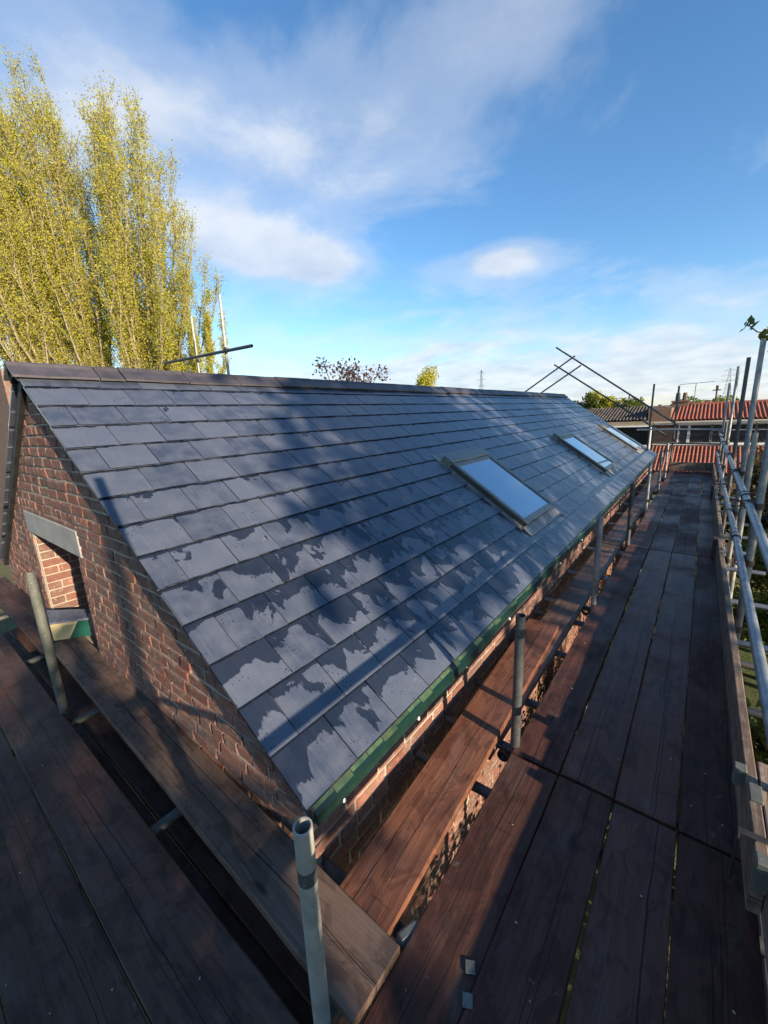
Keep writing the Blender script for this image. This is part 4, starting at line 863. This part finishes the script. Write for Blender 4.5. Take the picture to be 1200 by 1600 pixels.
def house_terrace():
    o = empty('terrace_house', (1.5, 25, GZ), 'low terrace house with red pantile roof and white framed windows', 'house')
    def P(name, mb_, mat, par=o): return mb_.build(name, mat, par)
    P('wall', MB().box((-.95, 24.06, GZ), (10, 30, .80)), M['brick_house'])
    P('wall_infill', MB().box((-1.0, 24.0, -.40), (10, 24.06, -.22)), M['render'])
    tile_roof('roof_tiles', -.30, 10.2, 23.6, .93, 26.4, 1.60, M['redtile'], o); tile_roof('rear_roof_tiles', -.30, 10.2, 29.2, .93, 26.45, 1.60, M['redtile'], o)
    P('roof', MB().prism([(10.15, 23.65, .90), (10.15, 29.1, .90), (10.15, 26.4, 1.56)], (-10.45, 0, 0)), M['dark'])
    P('ridge_cap', MB().tube((-.3, 26.4, 1.61), (10.2, 26.4, 1.61), .10, n=8), M['redtile'])
    P('gutter', MB().cbox((-1.0, 23.5, .80), (10.2, 23.62, .88), .01), M['render']); P('fascia', MB().box((-1.0, 23.62, .72), (10.2, 23.66, .80)), M['white'])
    for a, b, kind in ((.07, .39, 'g'), (.50, 1.26, 'd'), (1.33, 2.82, 'd'), (2.89, 4.2, 'd'), (4.3, 5.6, 'd'), (5.7, 7, 'd')):
        f = P('window', MB().box((a, 24.0, -.2), (b, 24.03, .72)), M['white']) if False else None
        fr = MB().box((a-.06, 23.96, -.22), (a, 24.05, .74)).box((b, 23.96, -.22), (b+.06, 24.05, .74)).box((a, 23.96, -.22), (b, 24.05, -.16)).box((a, 23.96, .66), (b, 24.05, .74))
        if kind == 'd' and b-a > 1: fr.box((a, 23.97, .40), (b, 24.04, .44))
        f = fr.build('window', M['white'], o); pn = MB().box((a, 24.0, -.16), (b, 24.02, .66)).build('pane', M['dark'] if kind == 'd' else M['aludark']); pn.parent = f
    P('sill', MB().box((-1.0, 23.9, -.27), (10, 24.05, -.222)), M['white'])
    P('lower_wall', MB().box((-1.0, 21.95, GZ), (10, 23.9, -1.28)), M['brick_house'])
    tile_roof('porch_tiles', -1.6, 10, 21.7, -1.30, 23.9, -.36, M['redtile'], o)
    P('porch_roof', MB().prism([(10, 21.75, -1.33), (10, 23.9, -1.33), (10, 23.9, -.42)], (-11.6, 0, 0)), M['dark'])
    ch = P('chimney', MB().box((-.45, 25.9, 1.1), (.25, 26.6, 1.78)).box((-.5, 25.85, 1.78), (.3, 26.65, 1.86)), M['brick_house'])
    for x in (-.25, .05): MB().tube((x, 26.25, 1.86), (x, 26.25, 2.25), .11, .09, n=10).build('chimney_pot', M['darktile'], ch)
    P('party_wall', MB().box((-1.25, 23.6, .8), (-.32, 26.6, 1.52)), M['brick_house'])
    o2 = empty('terrace_house', (-6, 25, GZ), 'low terrace house with dark brown tiled roof and open veranda', 'house')
    P2 = lambda name, mb_, mat: mb_.build(name, mat, o2)
    P2('wall', MB().box((-14, 24.6, GZ), (-1.02, 30, .76)), M['dark']); tile_roof('roof_tiles', -14, -1.30, 23.3, .98, 26.0, 1.62, M['darktile'], o2)
    P2('roof', MB().prism([(-1.32, 23.35, .94), (-1.32, 29, .94), (-1.32, 26.0, 1.57)], (-12.7, 0, 0)), M['dark'])
    P2('fascia', MB().box((-14, 23.2, .72), (-1.02, 23.3, .93)), M['fascia']); P2('gutter', MB().cbox((-14, 23.1, .66), (-1.02, 23.2, .73), .01), M['white'])
    for x in (-.90-.2, -2.6, -3.4, -5): P2('post', MB().cbox((x, 23.15, GZ), (x+.09, 23.24, .66), .01), M['white'])
    for k in range(22): P2('baluster', MB().box((-1.0+.045*k, 23.3, -.2), (-.98+.045*k, 23.32, .5)), M['aludark']) if k < 20 else None
    P2('veranda_sill', MB().box((-5, 23.1, -.30), (-1.02, 23.3, -.22)), M['white'])
    # aerial on the chimney
    a = empty('television_aerial', (.45, 26.3, 1.55), 'thin television aerial standing by the chimney pots', 'aerial'); q = MB().tube((0, 0, 0), (0, 0, 1.15), .018, n=6).build('mast', M['darktube']); q.parent = a
    q = MB().tube((-.7, 0, 1.12), (.75, 0, 1.16), .012, n=5)
    for k in range(9): q.tube((-.6+.16*k, -.2, 1.13), (-.6+.16*k, .2, 1.13), .006, n=4)
    q = q.build('boom', M['darktube']); q.parent = a
house_terrace()
# distant streets
def far_house(x, y, wdt, dep, hw, hr__, mat, k):
    o = empty('distant_house', (x, y, GZ), ['far low house with a red tiled roof beyond the terrace', 'far low house with a dark tiled roof beyond the terrace', 'far white gabled house beyond the terrace'][k], 'house', ['far red roofed houses', 'far dark roofed houses', 'far white houses'][k])
    q = MB().box((-wdt/2, -dep/2, 0), (wdt/2, dep/2, hw)); wl = q.build('wall', M['white'] if k == 2 else M['brick_house'] if k else M['render']); wl.parent = o
    if k == 2: q = MB().prism([(-wdt/2-.3, -dep/2-.3, hw), (wdt/2+.3, -dep/2-.3, hw), (0, -dep/2-.3, hw+hr__)], (0, dep+.6, 0))
    else: q = MB().prism([(-wdt/2-.3, -dep/2-.3, hw), (-wdt/2-.3, 0, hw+hr__), (-wdt/2-.3, dep/2+.3, hw)], (wdt+.6, 0, 0))
    q = q.build('roof', M['white'] if k == 2 and False else mat); q.parent = o
    ch = MB().box((wdt*.2, -.3, hw+hr__*.6), (wdt*.2+.7, .3, hw+hr__+.6)).build('chimney', M['brick_house']); ch.parent = o
    for j in range(3):
        xx = -wdt*.35+wdt*.35*j; f = MB().box((xx-.7, -dep/2-.06, hw-1.6), (xx+.7, -dep/2-.01, hw-.3)).build('window', M['white']); f.parent = o
        p_ = MB().box((xx-.6, -dep/2-.09, hw-1.5), (xx+.6, -dep/2-.065, hw-.4)).build('pane', M['dark']); p_.parent = f
fr_ = random.Random(12)
for (x, y, wd, k, hz) in [(8, 48, 12, 0, 3.7), (20, 50, 11, 0, 3.8), (-2, 62, 13, 1, 3.4), (-16, 66, 14, 1, 3.5), (12, 80, 14, 1, 3.3), (-5, 92, 6, 2, 3.2), (-24, 95, 15, 0, 3.2), (4, 105, 16, 1, 3.2), (24, 100, 14, 0, 3.4), (-12, 120, 18, 1, 3.2), (16, 130, 18, 0, 3.3), (-34, 130, 16, 1, 3.2), (-2, 160, 22, 0, 3.2), (30, 165, 22, 1, 3.3), (-30, 175, 20, 0, 3.2)]:
    far_house(x, y, wd, 7, hz-.9, 1.1 if k != 2 else 1.4, M['redtile'] if k == 0 else M['darktile'] if k == 1 else M['darktile'], k)
# far wood: one mass
rr = np.random.default_rng(44); n = 9000; ang = rr.uniform(R(60), R(150), n); dist = rr.uniform(210, 330, n); hgt = 4.5+2.2*np.sin(ang*37)+1.6*np.sin(ang*91)
P = np.stack([dist*np.cos(ang), dist*np.sin(ang), GZ+rr.random(n)*hgt], 1); o = link('far_trees', leafmesh('far_trees', P, 1.7), M['leaf']); tag(o, 'far line of trees along the horizon', 'trees', None, 'stuff')
# telegraph pole and pylons
o = empty('telegraph_pole', (1.9, 79, GZ), 'thin wooden telegraph pole beyond the red roof', 'pole'); q = MB().tube((0, 0, 0), (0, 0, 6.2), .13, .10, n=8).build('pole_shaft', M['darkbark']); q.parent = o
q = MB().box((-.5, -.06, 5.6), (.5, .06, 5.75)).box((-.16, -.16, 5.75), (.16, .16, 6.35)).build('crossarm', M['darkbark']); q.parent = o
def pylon(x, y, H, lab):
    o = empty('pylon', (x, y, GZ), lab, 'pylon', 'pylons on the horizon'); q = MB(); wv = lambda f: 4.2*(1-f)**1.2+.5
    for j in range(9):
        f0, f1 = j/9, (j+1)/9
        for a in range(4):
            c0 = lambda f, i: (wv(f)*(1 if i in (0, 1) else -1), wv(f)*(1 if i in (1, 2) else -1), f*H)
            q.tube(c0(f0, a), c0(f1, a), .16, n=4); q.tube(c0(f0, a), c0(f1, (a+1) % 4), .10, n=4); q.tube(c0(f1, a), c0(f1, (a+1) % 4), .10, n=4)
    q = q.build('lattice', M['darktube']); q.parent = o; q = MB()
    for f, wd in ((.66, 6), (.80, 7.5), (.94, 5)):
        q.tube((-wd, 0, f*H), (wd, 0, f*H), .16, n=4); q.tube((-wd, 0, f*H), (0, 0, f*H+2), .1, n=4); q.tube((wd, 0, f*H), (0, 0, f*H+2), .1, n=4)
    q = q.build('crossarms', M['darktube']); q.parent = o
pylon(17, 610, 40, 'lattice pylon beyond the outer scaffold poles'); pylon(-269, 588, 66, 'lattice pylon beyond the ridge')
# neighbouring wall seen past the left verge
o = MB().box((-26, 1.3, GZ), (-10.1, 1.6, 2.95)).build('yard_wall', M['brick_house']); tag(o, 'dark brick wall beyond the shaded verge of the outbuilding', 'wall')
# crumbs of mortar and leaf litter on the boards
rr = np.random.default_rng(77); mb = MB()
for k in range(90):
    if k < 55: x, y = rr.uniform(.43, 1.26), rr.uniform(-.2, 5)
    else: x, y = rr.uniform(-2.6, .2), rr.choice([rr.uniform(-.17, .0), rr.uniform(-.54, -.31), rr.uniform(-.8, -.57)])
    s_ = rr.uniform(.0010, .0026); Q = Matrix.Translation((x, y, .0035+s_*.5)) @ Matrix.Rotation(rr.uniform(0, 3), 4, 'Z'); mb.box((-s_*1.6, -s_, -s_*.6), (s_*1.6, s_, s_*.6), Q)
tag(mb.build('crumbs', M['mortar']), 'pale crumbs of mortar scattered on the boards', 'crumbs', None, 'stuff')
